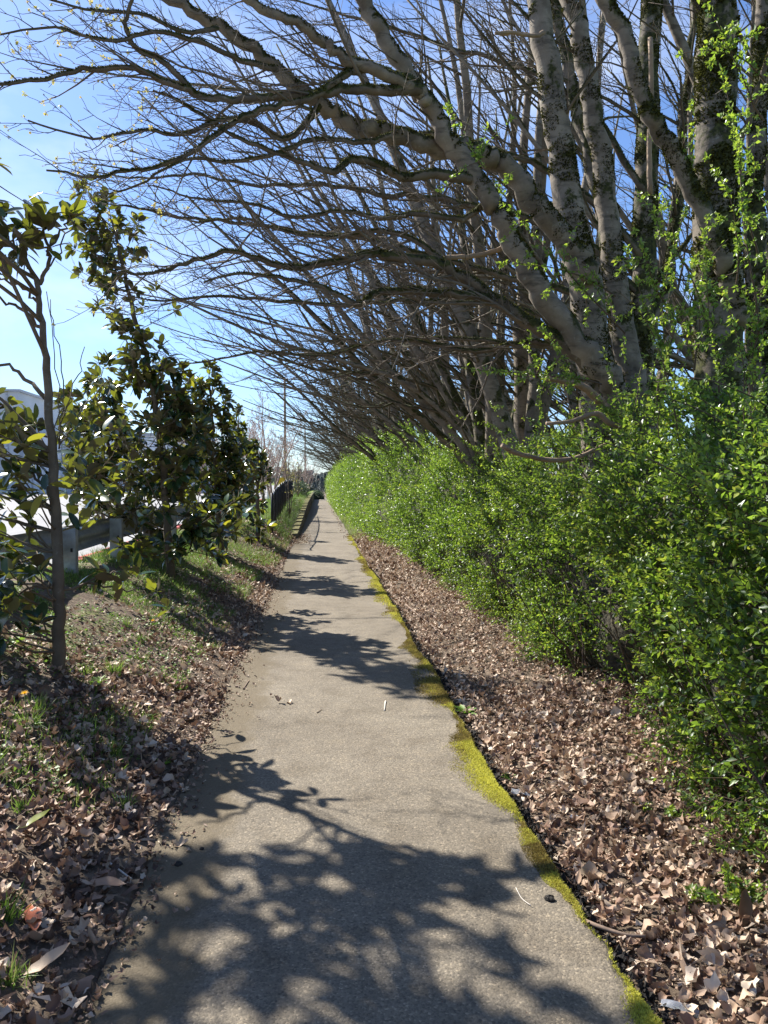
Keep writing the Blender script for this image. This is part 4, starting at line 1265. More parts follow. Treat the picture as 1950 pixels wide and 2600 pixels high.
# one more stands between the first and second on the far side of the rail line, filling the lower left
m, tr, lb = mag((300, 1440), 12.0, [(300, 1330), (290, 1200), (270, 1100), (262, 1020), (255, 960)], 0.6, 3.0, 28, 1.5, 'bushy magnolia half hidden between the first and second trunks, close to the guardrail', 47, r=0.04)
m.build(lb, MAGGRP)

# ------------------------------------------------------------------ guardrail
def lot_z(y): return 0.50 + 0.0105 * (y - 8)
GX = -2.66
gr = empty('guardrail', (GX, 8.4, lot_z(8.4)))
GO = np.array([GX, 8.4, lot_z(8.4)])
prof = [(0.0, 0.155), (-0.012, 0.15), (-0.07, 0.118), (-0.08, 0.09), (-0.07, 0.062), (-0.015, 0.03), (-0.004, 0.0), (-0.015, -0.03), (-0.07, -0.062), (-0.08, -0.09), (-0.07, -0.118), (-0.012, -0.15), (0.0, -0.155)]
ysr = np.arange(-3, 31.3, 0.5)
npf = len(prof)
V = []
for yy in ysr:
    for (dx, dz) in prof:
        V.append((GX - 0.095 + dx, yy, lot_z(yy) + 0.53 + dz + 0.006 * math.sin(yy * 1.3)))
for yy in ysr:
    for (dx, dz) in prof:
        V.append((GX - 0.099 + dx, yy, lot_z(yy) + 0.53 + dz * 1.01 + 0.006 * math.sin(yy * 1.3)))
V = np.array(V)
i0, j0 = np.meshgrid(np.arange(len(ysr) - 1), np.arange(npf - 1), indexing='ij')
q = np.stack([i0 * npf + j0, (i0 + 1) * npf + j0, (i0 + 1) * npf + j0 + 1, i0 * npf + j0 + 1], -1).reshape(-1, 4)
gbm = MB(); gbm.add(V - GO, np.concatenate([q[:, ::-1], q + len(ysr) * npf]))
gbm.build('beam', M['steel'], gr)
pbm = MB()
pbm.box((0, 0, -0.12), (0.15, 0.012, 1.0), 0, 0.5, 0, 0.002)
pbm.box((-0.072, 0.045, -0.12), (0.012, 0.078, 1.0), 0, 0.5, 0, 0.002)
pbm.box((0.072, 0.045, -0.12), (0.012, 0.078, 1.0), 0, 0.5, 0, 0.002)
post0 = None
bolt_hole0 = None
for k in range(-5, 12):
    yy = 8.4 + k * 1.905
    if post0 is None:
        post0 = pbm.build('post', M['post_steel'], gr, smooth=False)
        bb = MB(); bb.box((0.035, -0.009, 0.14), (0.022, 0.008, 0.04), 0, 0.5, 0, 0.003)  # small black box painted in for the dark of a bolt hole
        bolt_hole0 = bb.build('dark_bolt_hole', M['black_metal'], post0, smooth=False)
        p = post0
    else:
        p = post0.copy(); COL.objects.link(p)
        bq = bolt_hole0.copy(); COL.objects.link(bq); bq.parent = p
    p.location = (0, yy - 8.4, lot_z(yy) - lot_z(8.4) + 0.30)
tag(gr, 'galvanised steel guardrail on square posts along the parking lot edge', 'guardrail')

# ------------------------------------------------------------------ black chain link fence on the bank
fe = empty('chain_link_fence', (-1.28, 21.0, gz1(-1.28, 21)))
FO = np.array([-1.28, 21.0, gz1(-1.28, 21)])
fy = np.arange(21.0, 47.5, 1.9)
def fx(y): return -1.28 - 0.012 * (y - 21)
def fz(y): return gz(np.array([fx(v) for v in np.atleast_1d(y)]), np.atleast_1d(np.asarray(y, float)))
fp = MB(); fp.tubes([(np.array([[0, 0, -0.2], [0, 0, 0.5], [0, 0, 1.08]]), np.array([0.034] * 3))], 10)
first = None
for yy in fy:
    if first is None: first = p = fp.build('post', M['black_metal'], fe)
    else: p = first.copy(); COL.objects.link(p)
    p.location = tuple(np.array([fx(yy), yy, fz(yy)[0]]) - FO)
rl = MB()
yl = np.linspace(fy[0], fy[-1], 40)
zl = fz(yl)
for hgt in (1.02, 0.05):
    rl.tubes([(np.stack([[fx(v) for v in yl], yl, zl + hgt], -1) - FO, np.full(40, 0.020 if hgt > 0.5 else 0.006))], 6)
rl.build('rail', M['black_metal'], fe)
wires = []
for s in np.arange(fy[0] - 1, fy[-1], 0.085):
    for dr in (1, -1):
        a = np.array([s, 0.05]) if dr > 0 else np.array([s + 0.97, 0.05])
        bpt = np.array([s + 0.97, 1.02]) if dr > 0 else np.array([s, 1.02])
        ts = np.linspace(0, 1, 3)
        yy = a[0] + (bpt[0] - a[0]) * ts; hh = a[1] + (bpt[1] - a[1]) * ts
        if yy.min() < fy[0] or yy.max() > fy[-1]: continue
        wires.append((np.stack([[fx(v) for v in yy], yy, np.interp(yy, yl, zl) + hh], -1) - FO, np.full(3, 0.0032)))
wm = MB(); wm.tubes(wires, 3, cap=False)
wm.build('wire_netting', M['black_metal'], fe)
tag(fe, 'low black chain link fence on the grassy bank left of the path', 'fence')

# ------------------------------------------------------------------ stepped block wall
wall = empty('retaining_wall', (-0.9, 25, 0))
wr = random.Random(8)
for k in range(24):
    y0 = 24.6 + k * 2.0
    top = float(wall_h(y0 + 2.0)) + 0.10
    m = MB()
    nb = 4
    rows = max(1, int(math.ceil((top + 0.15) / 0.16)))
    for rI in range(rows):
        z1 = top - rI * 0.16
        for bI in range(nb):
            m.box((-0.86 + wr.uniform(-0.012, 0.012), y0 + (bI + 0.5) * 0.5, z1 - 0.08), (0.34, 0.488, 0.152), wr.uniform(-0.02, 0.02), 0.5, 0, 0.015)
    o = m.build('block_step', M['block'], wall, smooth=False)
    o.location = (0.9, -25, 0)
    c = MB()
    c.box((-0.87, y0 + 1.0, top + 0.012), (0.33, 1.96, 0.02), 0, 0.5, 0, 0.006)
    cap = c.build('mossy_cap', M['block_cap'], o, smooth=False)
tag(wall, 'dark stepped concrete block wall holding up the bank beside the far path', 'wall')

# ------------------------------------------------------------------ warehouse
wh = empty('warehouse', (-30, 74, 1.1))
def wpart(name, m, mat): 
    o = m.build(name, M[mat], wh, smooth=False); o.location = (30, -74, -1.1); return o
m = MB(); m.box((-46, 84, 5.3), (38, 24, 10.0)); wpart('tall_block', m, 'grey_wall')
m = MB(); m.box((-19.5, 84, 3.4), (15, 22, 6.2)); wpart('low_wing', m, 'white_wall')
m = MB(); m.box((-46, 84, 10.4), (38.5, 24.5, 0.22)); wpart('roof_edge', m, 'trim')
m = MB(); m.box((-19.5, 84, 6.6), (15.4, 22.4, 0.25)); wpart('roof_edge', m, 'trim')
m = MB()
for x in np.arange(-64, -27.5, 3.0): m.box((x, 71.95, 5.3), (0.12, 0.12, 9.9))
for x in np.arange(-26, -12, 2.4): m.box((x, 72.95, 3.4), (0.10, 0.12, 6.1))
wpart('panel_joints', m, 'trim')
m = MB(); m.box((-20.8, 72.9, 4.2), (15.2, 0.10, 0.16)); m.box((-46, 71.9, 4.2), (37.8, 0.10, 0.16)); wpart('wall_band', m, 'trim')
for x in (-24.5, -19.2, -31, -37):
    yy = 72.9 if x > -27 else 71.9
    m = MB(); m.box((x, yy, 2.4), (3.2, 0.14, 2.9)); dd = wpart('roller_door', m, 'door')
    f = MB(); f.box((x, yy - 0.03, 3.92), (3.5, 0.16, 0.16)); f.box((x - 1.68, yy - 0.03, 2.4), (0.14, 0.16, 2.9)); f.box((x + 1.68, yy - 0.03, 2.4), (0.14, 0.16, 2.9))
    f.build('door_frame', M['trim'], dd, smooth=False)
m = MB(); m.box((-22.9, 72.6, 3.6), (0.6, 0.6, 5.9), 0, 0.5, 0, 0.03); wpart('pillar', m, 'trim')
tag(wh, 'long pale blue grey warehouse with roller doors behind the parking lot', 'building')

# ------------------------------------------------------------------ poles
def pole(x, y, h, label, arm=True):
    z = gz1(x, y)
    r = empty('utility_pole', (x, y, z))
    m = MB(); m.tubes([(np.array([[0, 0, -0.5], [0.02, 0, h * .5], [0.0, 0, h]]), np.array([0.17, 0.14, 0.11]))], 10); m.build('shaft', M['wood_pole'], r)
    m = MB(); m.box((0, 0.14, h - 0.7), (2.2, 0.10, 0.12), 0, 0.5, 0, 0.01); m.build('crossarm', M['wood_pole'], r, smooth=False)
    for dx in (-0.95, -0.35, 0.35, 0.95):
        m = MB(); m.tubes([(np.array([[dx, 0.14, h - 0.64], [dx, 0.14, h - 0.56], [dx, 0.14, h - 0.48]]), np.array([0.03, 0.055, 0.03]))], 8); m.build('insulator', M['glass'], r)
    return tag(r, label, 'utility pole', 'utility poles')
pole(-3.75, 85, 12.5, 'tall brown utility pole rising behind the bare trees left of the path')
pole(-2.6, 142, 11.5, 'thin distant utility pole above the far end of the fence')

# small things in the distance beyond the bank
sg = empty('yellow_sign', (-2.75, 57, gz1(-2.75, 57)))
m = MB(); m.tubes([(np.array([[0, 0, -0.2], [0, 0, 0.4], [0, 0, 0.9]]), np.array([0.03] * 3))], 6); m.build('post', M['steel'], sg)
m = MB(); m.box((0, -0.03, 1.15), (0.5, 0.02, 0.6), 0, 0.5, 0, 0.008); m.build('panel', M['yellow'], sg, smooth=False)
tag(sg, 'small blank yellow sign far off beyond the black fence', 'sign')
rf = empty('white_rail_fence', (-3.4, 47, gz1(-3.4, 47)))
m = MB(); m.box((-0.9, 0, 0.78), (2.6, 0.06, 0.14), 0, 0.5, 0, 0.01); m.build('rail', M['white'], rf, smooth=False)
for dx in (-2.1, -0.9, 0.3):
    m = MB(); m.box((dx, 0.06, 0.35), (0.1, 0.1, 1.1), 0, 0.5, 0, 0.01); m.build('post', M['white'], rf, smooth=False)
tag(rf, 'short white rail fence seen beyond the bank left of the black fence', 'fence')

# ------------------------------------------------------------------ far trees on the left and at the end of the path
def small_tree(seed, lean, h, mats, rb=0.07, dens=1.0, bias=(0, 0, 0.5), leaf=None, nleaf=0, size=0.05):
    g = Grower(seed, bias=bias, dens=dens, sweep=(0, 0, 0), rmin=0.010)
    for a in lean:
        l = math.radians(a[0]); z = math.radians(a[1])
        g.grow((0, 0, 0.0), (math.sin(l) * math.cos(z), math.sin(l) * math.sin(z), math.cos(l)), h * a[2], rb * a[2], 0, trop=0.02, ratio=0.36)
    o = build_tree('bare_tree', g, mats, sides=(7, 4, 3, 3))
    if leaf:
        tips = g.tips
        random.Random(seed).shuffle(tips)
        tips = tips[:nleaf]
        lm = MB()
        loc = np.array([t[0] for t in tips]).repeat(4, 0)
        loc = loc + rng.normal(0, 0.05, loc.shape)
        lm.scatter(LEAF_Q, LEAF_QF, loc, rot_from(runit(len(loc)), rng.uniform(0, 6, len(loc))), size * rng.uniform(0.6, 1.4, len(loc)), rng.uniform(0, 1, len(loc)))
        lm.build('foliage', leaf, o)
    return o
pk = [M['pink_twig']] * 3
farA = small_tree(61, [(4, 0, 1.0), (24, 40, .85), (26, 200, .85), (30, 120, .8), (28, 300, .8)], 5.4, pk, dens=1.6)
farB = small_tree(62, [(3, 90, 1.0), (30, 10, .8), (22, 150, .85), (27, 250, .85)], 5.0, pk, dens=1.6)
pinks = [(farA, -2.45, 40, 0.0, 1.0, 'pinkish bare tree with a visible trunk behind the black fence'), (farB, -4.6, 47, 1.0, 1.05, None), (farA, -6.4, 56, 2.0, 1.15, None), (farB, -4.9, 66, 2.6, 1.2, None),
         (farA, -9.5, 62, 3.4, 1.2, None), (farB, -7.4, 78, 0.4, 1.4, None), (farA, -3.2, 74, 4.4, 1.0, None), (farB, -12, 88, 5.4, 1.5, None), (farA, -1.6, 104, 0.7, 1.15, None)]
for i, (p, x, yy, rz, s, lbl) in enumerate(pinks):
    if i < 2: o = p; o.location = (x, yy, gz1(x, yy)); o.rotation_euler = (0, 0, rz)
    else: o = copy_tree(p, (x, yy, gz1(x, yy)), rz, s)
    tag(o, lbl or 'hazy pinkish bare tree in the cluster far left beyond the fence', 'tree', 'pinkish bare trees beyond the fence')
yt = small_tree(63, [(3, 0, 1.0), (14, 200, .7), (16, 60, .65)], 3.2, [M['twig']] * 3, 0.035, 0.9, (0, 0, 0.6), M['young_leaf'], 420, 0.075)
yt.name = 'young_tree'
for i, (x, yy, rz, s, lbl) in enumerate([(-1.13, 29.5, 0, 0.86, 'young tree with yellowish new leaves and thin trunk growing at the black fence'), (-1.75, 44, 1.7, 1.0, None), (-1.5, 54, 3.1, 1.0, None), (-1.9, 66, 4.4, 1.2, None), (-2.6, 36, 2.4, 0.8, None)]):
    if i == 0: o = yt; o.location = (x, yy, gz1(x, yy) - 0.03); o.scale = (s,) * 3
    else: o = copy_tree(yt, (x, yy, gz1(x, yy) - 0.03), rz, s)
    tag(o, lbl or 'young tree with yellow green leaves farther along the fence', 'tree', 'young leafing trees along the fence')

def leaf_bush(name, loc, rad, n, size, mat, label, seed, group=None, stem=True):
    g = np.random.default_rng(seed)
    o = empty(name, loc)
    d = g.normal(size=(n, 3)); d /= np.linalg.norm(d, axis=1, keepdims=True)
    d[:, 2] = np.abs(d[:, 2])
    k = (0.55 + 0.45 * fbm(d[:, 0] * 2.2 + seed, d[:, 1] * 2.2, d[:, 2] * 2.2)) * g.uniform(0.55, 1.08, n)
    P = d * k[:, None] * np.array(rad)
    m = MB(); m.scatter(LEAF_Q, LEAF_QF, P, rot_from(d + g.normal(0, 0.7, (n, 3)), g.uniform(0, 6, n)), size * g.uniform(0.6, 1.3, n), g.uniform(0, 1, n))
    m.build('foliage', mat, o)
    st = [(np.array([[0, 0, -0.1], dd * np.array(rad) * 0.35, dd * np.array(rad) * 0.7]), np.array([0.04, 0.03, 0.015])) for dd in d[:8]]
    m = MB(); m.tubes(st, 5); m.build('stems', M['hedge_stem'], o)
    return tag(o, label, 'bush', group)
leaf_bush('bush', (-0.2, 112, 0), (1.1, 1.5, 1.5), 1600, 0.22, M['bush'], 'dark evergreen bush closing the far end of the path', 71)
leaf_bush('bush', (-1.5, 62, gz1(-1.5, 62)), (0.8, 1.4, 1.5), 1100, 0.14, M['bush'], 'dark bush leaning over the far block wall', 72)
leaf_bush('bush', (-2.3, 92, gz1(-2.3, 92)), (1.2, 2.2, 1.7), 1200, 0.2, M['bush'], 'far dark bush left of the path under the thin distant pole', 73)

cn = empty('conifer_tree', (0, 0, 0))
m = MB(); m.tubes([(np.array([[0, 0, -0.5], [0, 0, 5], [0, 0, 10.5]]), np.array([0.25, 0.15, 0.03]))], 6); m.build('trunk', M['wood_pole'], cn)
g = np.random.default_rng(9)
zz = 1 + 9.6 * g.uniform(0, 1, 1500) ** 0.8
aa = g.uniform(0, 6.283, 1500); rrr = (10.8 - zz) * 0.27 * g.uniform(0.25, 1.05, 1500)
dd = np.stack([np.cos(aa), np.sin(aa), np.full(1500, -0.35)], -1)
m = MB(); m.scatter(LEAF_Q, LEAF_QF, np.stack([np.cos(aa) * rrr, np.sin(aa) * rrr, zz], -1), rot_from(dd + g.normal(0, 0.3, (1500, 3)), g.uniform(-.5, .5, 1500)), g.uniform(0.5, 1.0, 1500), g.uniform(0, 1, 1500))
m.build('crown', M['conifer'], cn)
for i, (x, yy, s) in enumerate([(-3.8, 232, 0.42), (-2.6, 236, 0.52), (-1.6, 230, 0.46), (-0.4, 238, 0.56), (0.7, 233, 0.5), (1.8, 236, 0.6), (3.0, 231, 0.55), (-5.4, 235, 0.5), (4.6, 236, 0.66)]):
    if i == 0: o = cn; o.location = (x, yy, 0); o.scale = (s,) * 3
    else: o = copy_tree(cn, (x, yy, 0), i * 1.3, s)
    tag(o, 'tiny dark conifer on the skyline at the end of the path', 'tree', 'conifers on the skyline')
# far wood along the horizon, distance haze put into its pale colour
g = np.random.default_rng(10)
n = 9000
wx = g.uniform(-330, 330, n); wy = 290 + g.uniform(0, 25, n)
hh = (4 + 5 * fbm(wx * 0.03, wx * 0 + 2) + 3 * fbm(wx * 0.2, wx * 0)) * (1 - 0.0 * wx)
P = np.stack([wx, wy, hh * g.uniform(0, 1, n)], -1)
m = MB(); m.scatter(LEAF_Q * [2, 1, 1], LEAF_QF, P, rot_from(np.abs(runit(n)) * [1, 1, 2] - [0.5, 0.5, 0], g.uniform(0, 6, n)), g.uniform(1.2, 2.8, n), g.uniform(0, 1, n))
tag(m.build('distant_woods', simple('hazed_distant_wood', (0.24, 0.22, 0.19), 0.95, nscale=0.15, var=0.3)), 'hazy brown wood along the horizon', None, kind='stuff')

# ------------------------------------------------------------------ leaf litter
LT = []
for k in range(9):
    g = np.random.default_rng(200 + k)
    nL = 13
    a = np.linspace(0, 2 * math.pi, nL, endpoint=False)
    ph = g.uniform(0, 6)
    lob = 0.80 + 0.16 * np.cos(a * 5 + ph) + 0.08 * np.cos(a * 2 + ph * 2) + g.uniform(-0.16, 0.10, nL)
    if k % 3 == 0: lob *= np.where((a > 1) & (a < 3.2), 0.45, 1.0)
    if k % 4 == 1: lob *= np.where(a > 4.4, 0.35, 1.0)
    V = [[0, 0, 0]]
    RG = (0.36, 0.7, 1.0)
    for f in RG:
        for i in range(nL): V.append([f * lob[i] * math.cos(a[i]), f * lob[i] * math.sin(a[i]) * g.uniform(0.72, 0.86), 0])
    V = np.array(V)
    ax = g.uniform(0, 3.14); u = V[:, 0] * math.cos(ax) + V[:, 1] * math.sin(ax)
    w = -V[:, 0] * math.sin(ax) + V[:, 1] * math.cos(ax)
    V[:, 2] = g.uniform(0.5, 1.25) * u ** 2 * g.choice([-1, 1, 1]) + g.uniform(0.0, 0.75) * np.abs(w) + 0.30 * (fbm(V[:, 0] * 2.6 + k, V[:, 1] * 2.6, 0, 2) - 0.5) + g.normal(0, 0.06, len(V)) * (0.3 + u ** 2 + w ** 2)
    cl_ = g.uniform(0.0, 0.35)
    V[:, 0] *= 1 - cl_ * np.abs(u); V[:, 1] *= 1 - cl_ * np.abs(w)
    F = [(0, 1 + i, 1 + (i + 1) % nL) for i in range(nL)]
    for q in range(2):
        o0 = 1 + q * nL
        F += [(o0 + i, o0 + nL + i, o0 + nL + (i + 1) % nL, o0 + (i + 1) % nL) for i in range(nL)]
    LT.append((V, F))
for k in range(3):                                      # torn strips and stalks
    g = np.random.default_rng(260 + k)
    V = np.array([[-0.16, -0.8, 0], [0.14, -0.7, 0], [-0.2, -0.1, 0.12], [0.22, 0, 0.1], [-0.12, 0.6, 0.1], [0.1, 0.95, -0.1]]) + g.normal(0, 0.08, (6, 3))
    LT.append((V, [(0, 1, 3, 2), (2, 3, 5, 4)]))
lm = MB()
def litter(x, y, size, lift=0.035, z=None, tmean=0.48):
    m = len(x)
    zz = gz(x, y) if z is None else z
    zz = np.where((x > PL) & (x < 0.97), 0.004, zz) + size * 0.22 + rng.uniform(0, 1, m) ** 2 * lift
    up = np.stack([rng.normal(0, 1, m), rng.normal(0, 1, m), rng.normal(0, 0.42, m)], -1)
    rt = rot_from(up, rng.normal(0, 0.45, m))
    tint = np.clip(tmean + rng.normal(0, 0.27, m) + 0.25 * (fbm(x * 1.2, y * 1.2) - 0.5), 0, 1)
    k = rng.integers(0, len(LT), m)
    for t in range(len(LT)):
        s = k == t
        lm.scatter(LT[t][0], LT[t][1], np.stack([x, y, zz], -1)[s], rt[s], size[s], tint[s])
def band(n, y0, y1, xa, xb, smin, smax, prob=None, tm=0.48):
    y = rng.uniform(y0, y1, n); x = xa(y) + (xb(y) - xa(y)) * rng.uniform(0, 1, n)
    if prob is not None:
        s = rng.uniform(0, 1, n) < prob(x, y); x, y = x[s], y[s]
    sz = smin + (smax - smin) * rng.uniform(0, 1, len(x)) ** 1.6
    sz = np.where(rng.uniform(0, 1, len(x)) < 0.03, smax * 1.22, sz)
    litter(x, y, sz, tmean=tm)
ra = lambda y: path_right(y) + 0.035 + 0.05 * fbm(y * 3, y * 0)
rb = lambda y: hedge_x(y) + 0.55
band(9500, 1.5, 6.0, ra, rb, 0.016, 0.044, tm=0.55)
band(7000, 6.0, 12.0, ra, rb, 0.016, 0.040, tm=0.58)
band(5200, 12.0, 27.0, ra, rb, 0.026, 0.06, tm=0.54)
band(7000, 1.5, 6.0, ra, rb, 0.005, 0.014, tm=0.42)
la = lambda y: path_left(y) - 0.0
ldense = lambda x, y: np.clip(1.15 - 0.75 * sstep(-1.15, -2.1, x) * sstep(4.2, 5.4, y) - 0.35 * (fbm(x * 2.2, y * 2.2) > 0.56), 0.08, 1)
band(9000, 1.5, 6.0, lambda y: y * 0 - 2.5, la, 0.017, 0.045, ldense, 0.46)
band(5200, 6.0, 12.0, lambda y: y * 0 - 2.4, la, 0.018, 0.042, lambda x, y: np.clip(1.05 - 0.8 * sstep(-1.2, -2.2, x) - 0.3 * (fbm(x * 2.2, y * 2.2) > 0.55), 0.12, 1), 0.50)  # leaf tint set paler to paint the sunlit stretch of the bank
band(4200, 12.0, 26.0, lambda y: y * 0 - 2.2, la, 0.026, 0.055, lambda x, y: np.clip(1.0 - 0.7 * sstep(-1.1, -1.7, x), 0.10, 1), 0.42)
band(5000, 1.5, 7.0, lambda y: y * 0 - 2.3, la, 0.005, 0.013, None, 0.40)
# stray bits creeping onto the path
y = rng.uniform(1.5, 14, 1500)
x = path_left(y) + rng.exponential(0.055, 1500) * (0.4 + 1.2 * fbm(y * 1.4, y * 0 + 4))
litter(x, y, rng.uniform(0.004, 0.022, 1500), 0.004, tmean=0.42)
y = rng.uniform(22, 27, 260); x = PL + np.abs(rng.normal(0.05, 0.22, 260)); litter(x, y, rng.uniform(0.02, 0.045, 260), 0.01, tmean=0.42)
y = rng.uniform(24, 60, 300); x = path_right(y) - np.abs(rng.normal(0, 0.14, 300)); litter(x, y, rng.uniform(0.02, 0.045, 300), 0.01, tmean=0.42)
y = rng.uniform(1.6, 12, 260); x = rng.uniform(-0.6, 0.8, 260); litter(x, y, rng.uniform(0.002, 0.006, 260), 0.001, tmean=0.4)
tag(lm.build('leaf_litter', M['litter']), 'thick layer of crumpled brown dead leaves on both verges', None, kind='stuff')
# fine stalks and needles in the litter
tw = []
for k in range(700):
    sd = rng.uniform() < 0.6
    y = rng.uniform(1.7, 9)
    x = rng.uniform(0.98, 2.1) if sd else rng.uniform(-1.9, -0.6)
    a = rng.uniform(0, 3.14); L = rng.uniform(0.03, 0.13)
    z = max(gz1(x, y), 0.0 if PL < x < PR else -1) + rng.uniform(0.012, 0.04) * (0.3 if x > PL and x < PR else 1)
    d = np.array([math.cos(a), math.sin(a), rng.normal(0, 0.2)]) * L
    p = np.array([x, y, z])
    tw.append((np.array([p - d / 2, p + rng.normal(0, 0.006, 3), p + d / 2]), np.array([0.0014, 0.0016, 0.001])))
m = MB(); m.tubes(tw, 3, cap=False)
tag(m.build('twig_litter', M['stick']), 'fine broken twigs scattered in the dead leaves', None, kind='stuff')

# ------------------------------------------------------------------ grass, weeds, moss
def blade_tpl(bend):
    ts = [0, 0.4, 0.75, 1.0]; ws = [0.035, 0.032, 0.02, 0.002]
    V, F = [], []
    for t, w in zip(ts, ws):
        V += [[-w, t, -bend * t * t], [w, t, -bend * t * t]]
    for i in range(3): F.append((2 * i, 2 * i + 1, 2 * i + 3, 2 * i + 2))
    return np.array(V), F
BL = [blade_tpl(b) for b in (0.15, 0.4, 0.75)]
def blades(mb, x, y, z, h, tint, spread=0.55):
    m = len(x)
    d = np.stack([rng.normal(0, spread, m), rng.normal(0, spread, m), np.ones(m)], -1)
    rt = rot_from(d, rng.uniform(0, 6.28, m))
    k = rng.integers(0, 3, m)
    for t in range(3):
        s = k == t
        mb.scatter(BL[t][0], BL[t][1], np.stack([x, y, z], -1)[s], rt[s], np.stack([np.full(m, 0.09) * rng.uniform(0.5, 1.1, m), h, h], -1)[s], tint[s])
gm = MB()
def grass_area(n, y0, y1, x0, x1, h0, h1, thr, sc=1.3):
    y = rng.uniform(y0, y1, n); x = rng.uniform(x0, x1, n)
    f = fbm(x * sc + 3.1, y * sc, 0, 3) + 0.10 * sstep(-1.0, -2.2, x)
    s = f > thr
    x, y, f = x[s], y[s], f[s]
    blades(gm, x, y, gz(x, y) - 0.005, rng.uniform(h0, h1, len(x)) * (0.6 + 2.2 * np.clip(f - thr, 0, 0.3)), np.clip(rng.normal(0.5, 0.22, len(x)), 0, 1))
grass_area(26000, 3.6, 9.0, -2.9, -1.05, 0.03, 0.07, 0.525, 1.6)
grass_area(22000, 8.0, 16.0, -3.0, -1.0, 0.05, 0.12, 0.515)
grass_area(12000, 14, 26, -3.0, -0.85, 0.07, 0.17, 0.50, 0.9)
y = rng.uniform(21.5, 50, 9000); x = rng.uniform(-2.6, -0.95, 9000)
blades(gm, x, y, gz(x, y) - 0.01, rng.uniform(0.12, 0.30, 9000), np.clip(rng.normal(0.35, 0.2, 9000), 0, 1))
y = rng.uniform(50, 95, 4000); x = rng.uniform(-3.2, -0.95, 4000)
blades(gm, x, y, gz(x, y) - 0.01, rng.uniform(0.2, 0.5, 4000), np.clip(rng.normal(0.4, 0.2, 4000), 0, 1))
y = rng.uniform(24, 80, 5000); x = path_right(y) + rng.uniform(0.0, 0.3, 5000)
blades(gm, x, y, gz(x, y) - 0.01, rng.uniform(0.08, 0.25, 5000), np.clip(rng.normal(0.6, 0.2, 5000), 0, 1))
tag(gm.build('grass', M['grass']), 'patchy green grass growing on the left bank', None, kind='stuff')
# creeping broadleaf ground cover on the bank
cm = MB()
n = 15000
y = rng.uniform(3.6, 15, n); x = rng.uniform(-2.95, -1.0, n)
f = fbm(x * 2.1 + 9, y * 2.1, 0, 3) + 0.12 * sstep(-1.1, -2.0, x); s = f > 0.545
x, y = x[s], y[s]; n = len(x)
cm.scatter(LEAF_S * [1.6, 1, 1], LEAF_SF, np.stack([x, y, gz(x, y) + rng.uniform(0.004, 0.04, n)], -1), rot_from(np.stack([rng.normal(0, 1, n), rng.normal(0, 1, n), rng.normal(0.25, 0.3, n)], -1), rng.normal(0, .5, n)), rng.uniform(0.012, 0.032, n), np.clip(rng.normal(0.5, 0.25, n), 0, 1))
tag(cm.build('ground_cover', M['weed']), 'small creeping green weeds covering bare soil on the bank', None, kind='stuff')

# moss along the path's right edge
mm = MB()
def moss_band(n, y0, y1, size, h):
    y = rng.uniform(y0, y1, n)
    wdt = 0.05 + 0.18 * np.clip((fbm(y * 1.15, y * 0 + 6.0, 0, 3) - 0.34) * 3.0, 0, 1)
    u = rng.uniform(0, 1, n) ** 1.5
    x = path_right(y) + 0.012 - u * wdt
    f = 0.40 * fbm(x * 9, y * 5.0, 5.0, 3) + 0.70 * fbm(x * 2, y * 2.0, 2.0, 3) - 0.05 + 0.26 * (0.55 - u) + rng.normal(0, 0.055, n)
    s = f > 0.47
    x, y, u, f = x[s], y[s], u[s], f[s]
    m = len(x)
    z = 0.001 + 0.009 * (1 - u) - 0.05 * np.clip((x - path_right(y)) / 0.02 + 0.3, 0, 1)
    tint = np.clip(0.74 + 0.7 * (fbm(x * 8, y * 4, 1.0) - 0.5) + rng.normal(0, 0.13, m) - 0.40 * (fbm(y * 1.6, y * 0 + 15) > 0.57) - 0.25 * u, 0, 1)
    size = size * (0.55 + 0.75 * (1 - u))
    for t in range(3):
        k = rng.integers(0, 3, m) == t
        d = np.stack([rng.normal(0, 0.7, m), rng.normal(0, 0.7, m), np.full(m, 0.8)], -1)
        mm.scatter(BL[t][0] * [4.0, 1, 1], BL[t][1], np.stack([x, y, z], -1)[k], rot_from(d, rng.uniform(0, 6, m))[k], (size * rng.uniform(0.5, 1.3, m))[k], tint[k])
moss_band(56000, 1.7, 4.5, 0.011, 1)
moss_band(52000, 4.5, 9, 0.014, 1)
moss_band(36000, 9, 26, 0.022, 1)
tag(mm.build('moss', M['moss']), 'bright yellow green moss fringing the right edge of the path', None, kind='stuff')
# black crumbs in the gap beside the slab
sm = MB()
n = 3600
y = rng.uniform(1.6, 16, n); x = path_right(y) + rng.uniform(0.005, 0.075, n) * (0.5 + fbm(y * 2.5, y * 0 + 3))
ct = np.array([[1, 1, 1], [-1, -1, 1], [-1, 1, -1], [1, -1, -1.0]]) * 0.7
cf = [(0, 1, 2), (0, 3, 1), (0, 2, 3), (1, 3, 2)]
sm.scatter(ct, cf, np.stack([x, y, -0.04 + rng.uniform(0, 0.03, n)], -1), rot_from(runit(n), rng.uniform(0, 6, n)), rng.uniform(0.005, 0.017, n), np.full(n, 0.5))
tag(sm.build('black_soil', M['soil'], smooth=False), 'black crumbly soil in the gap beside the path edge', None, kind='stuff')

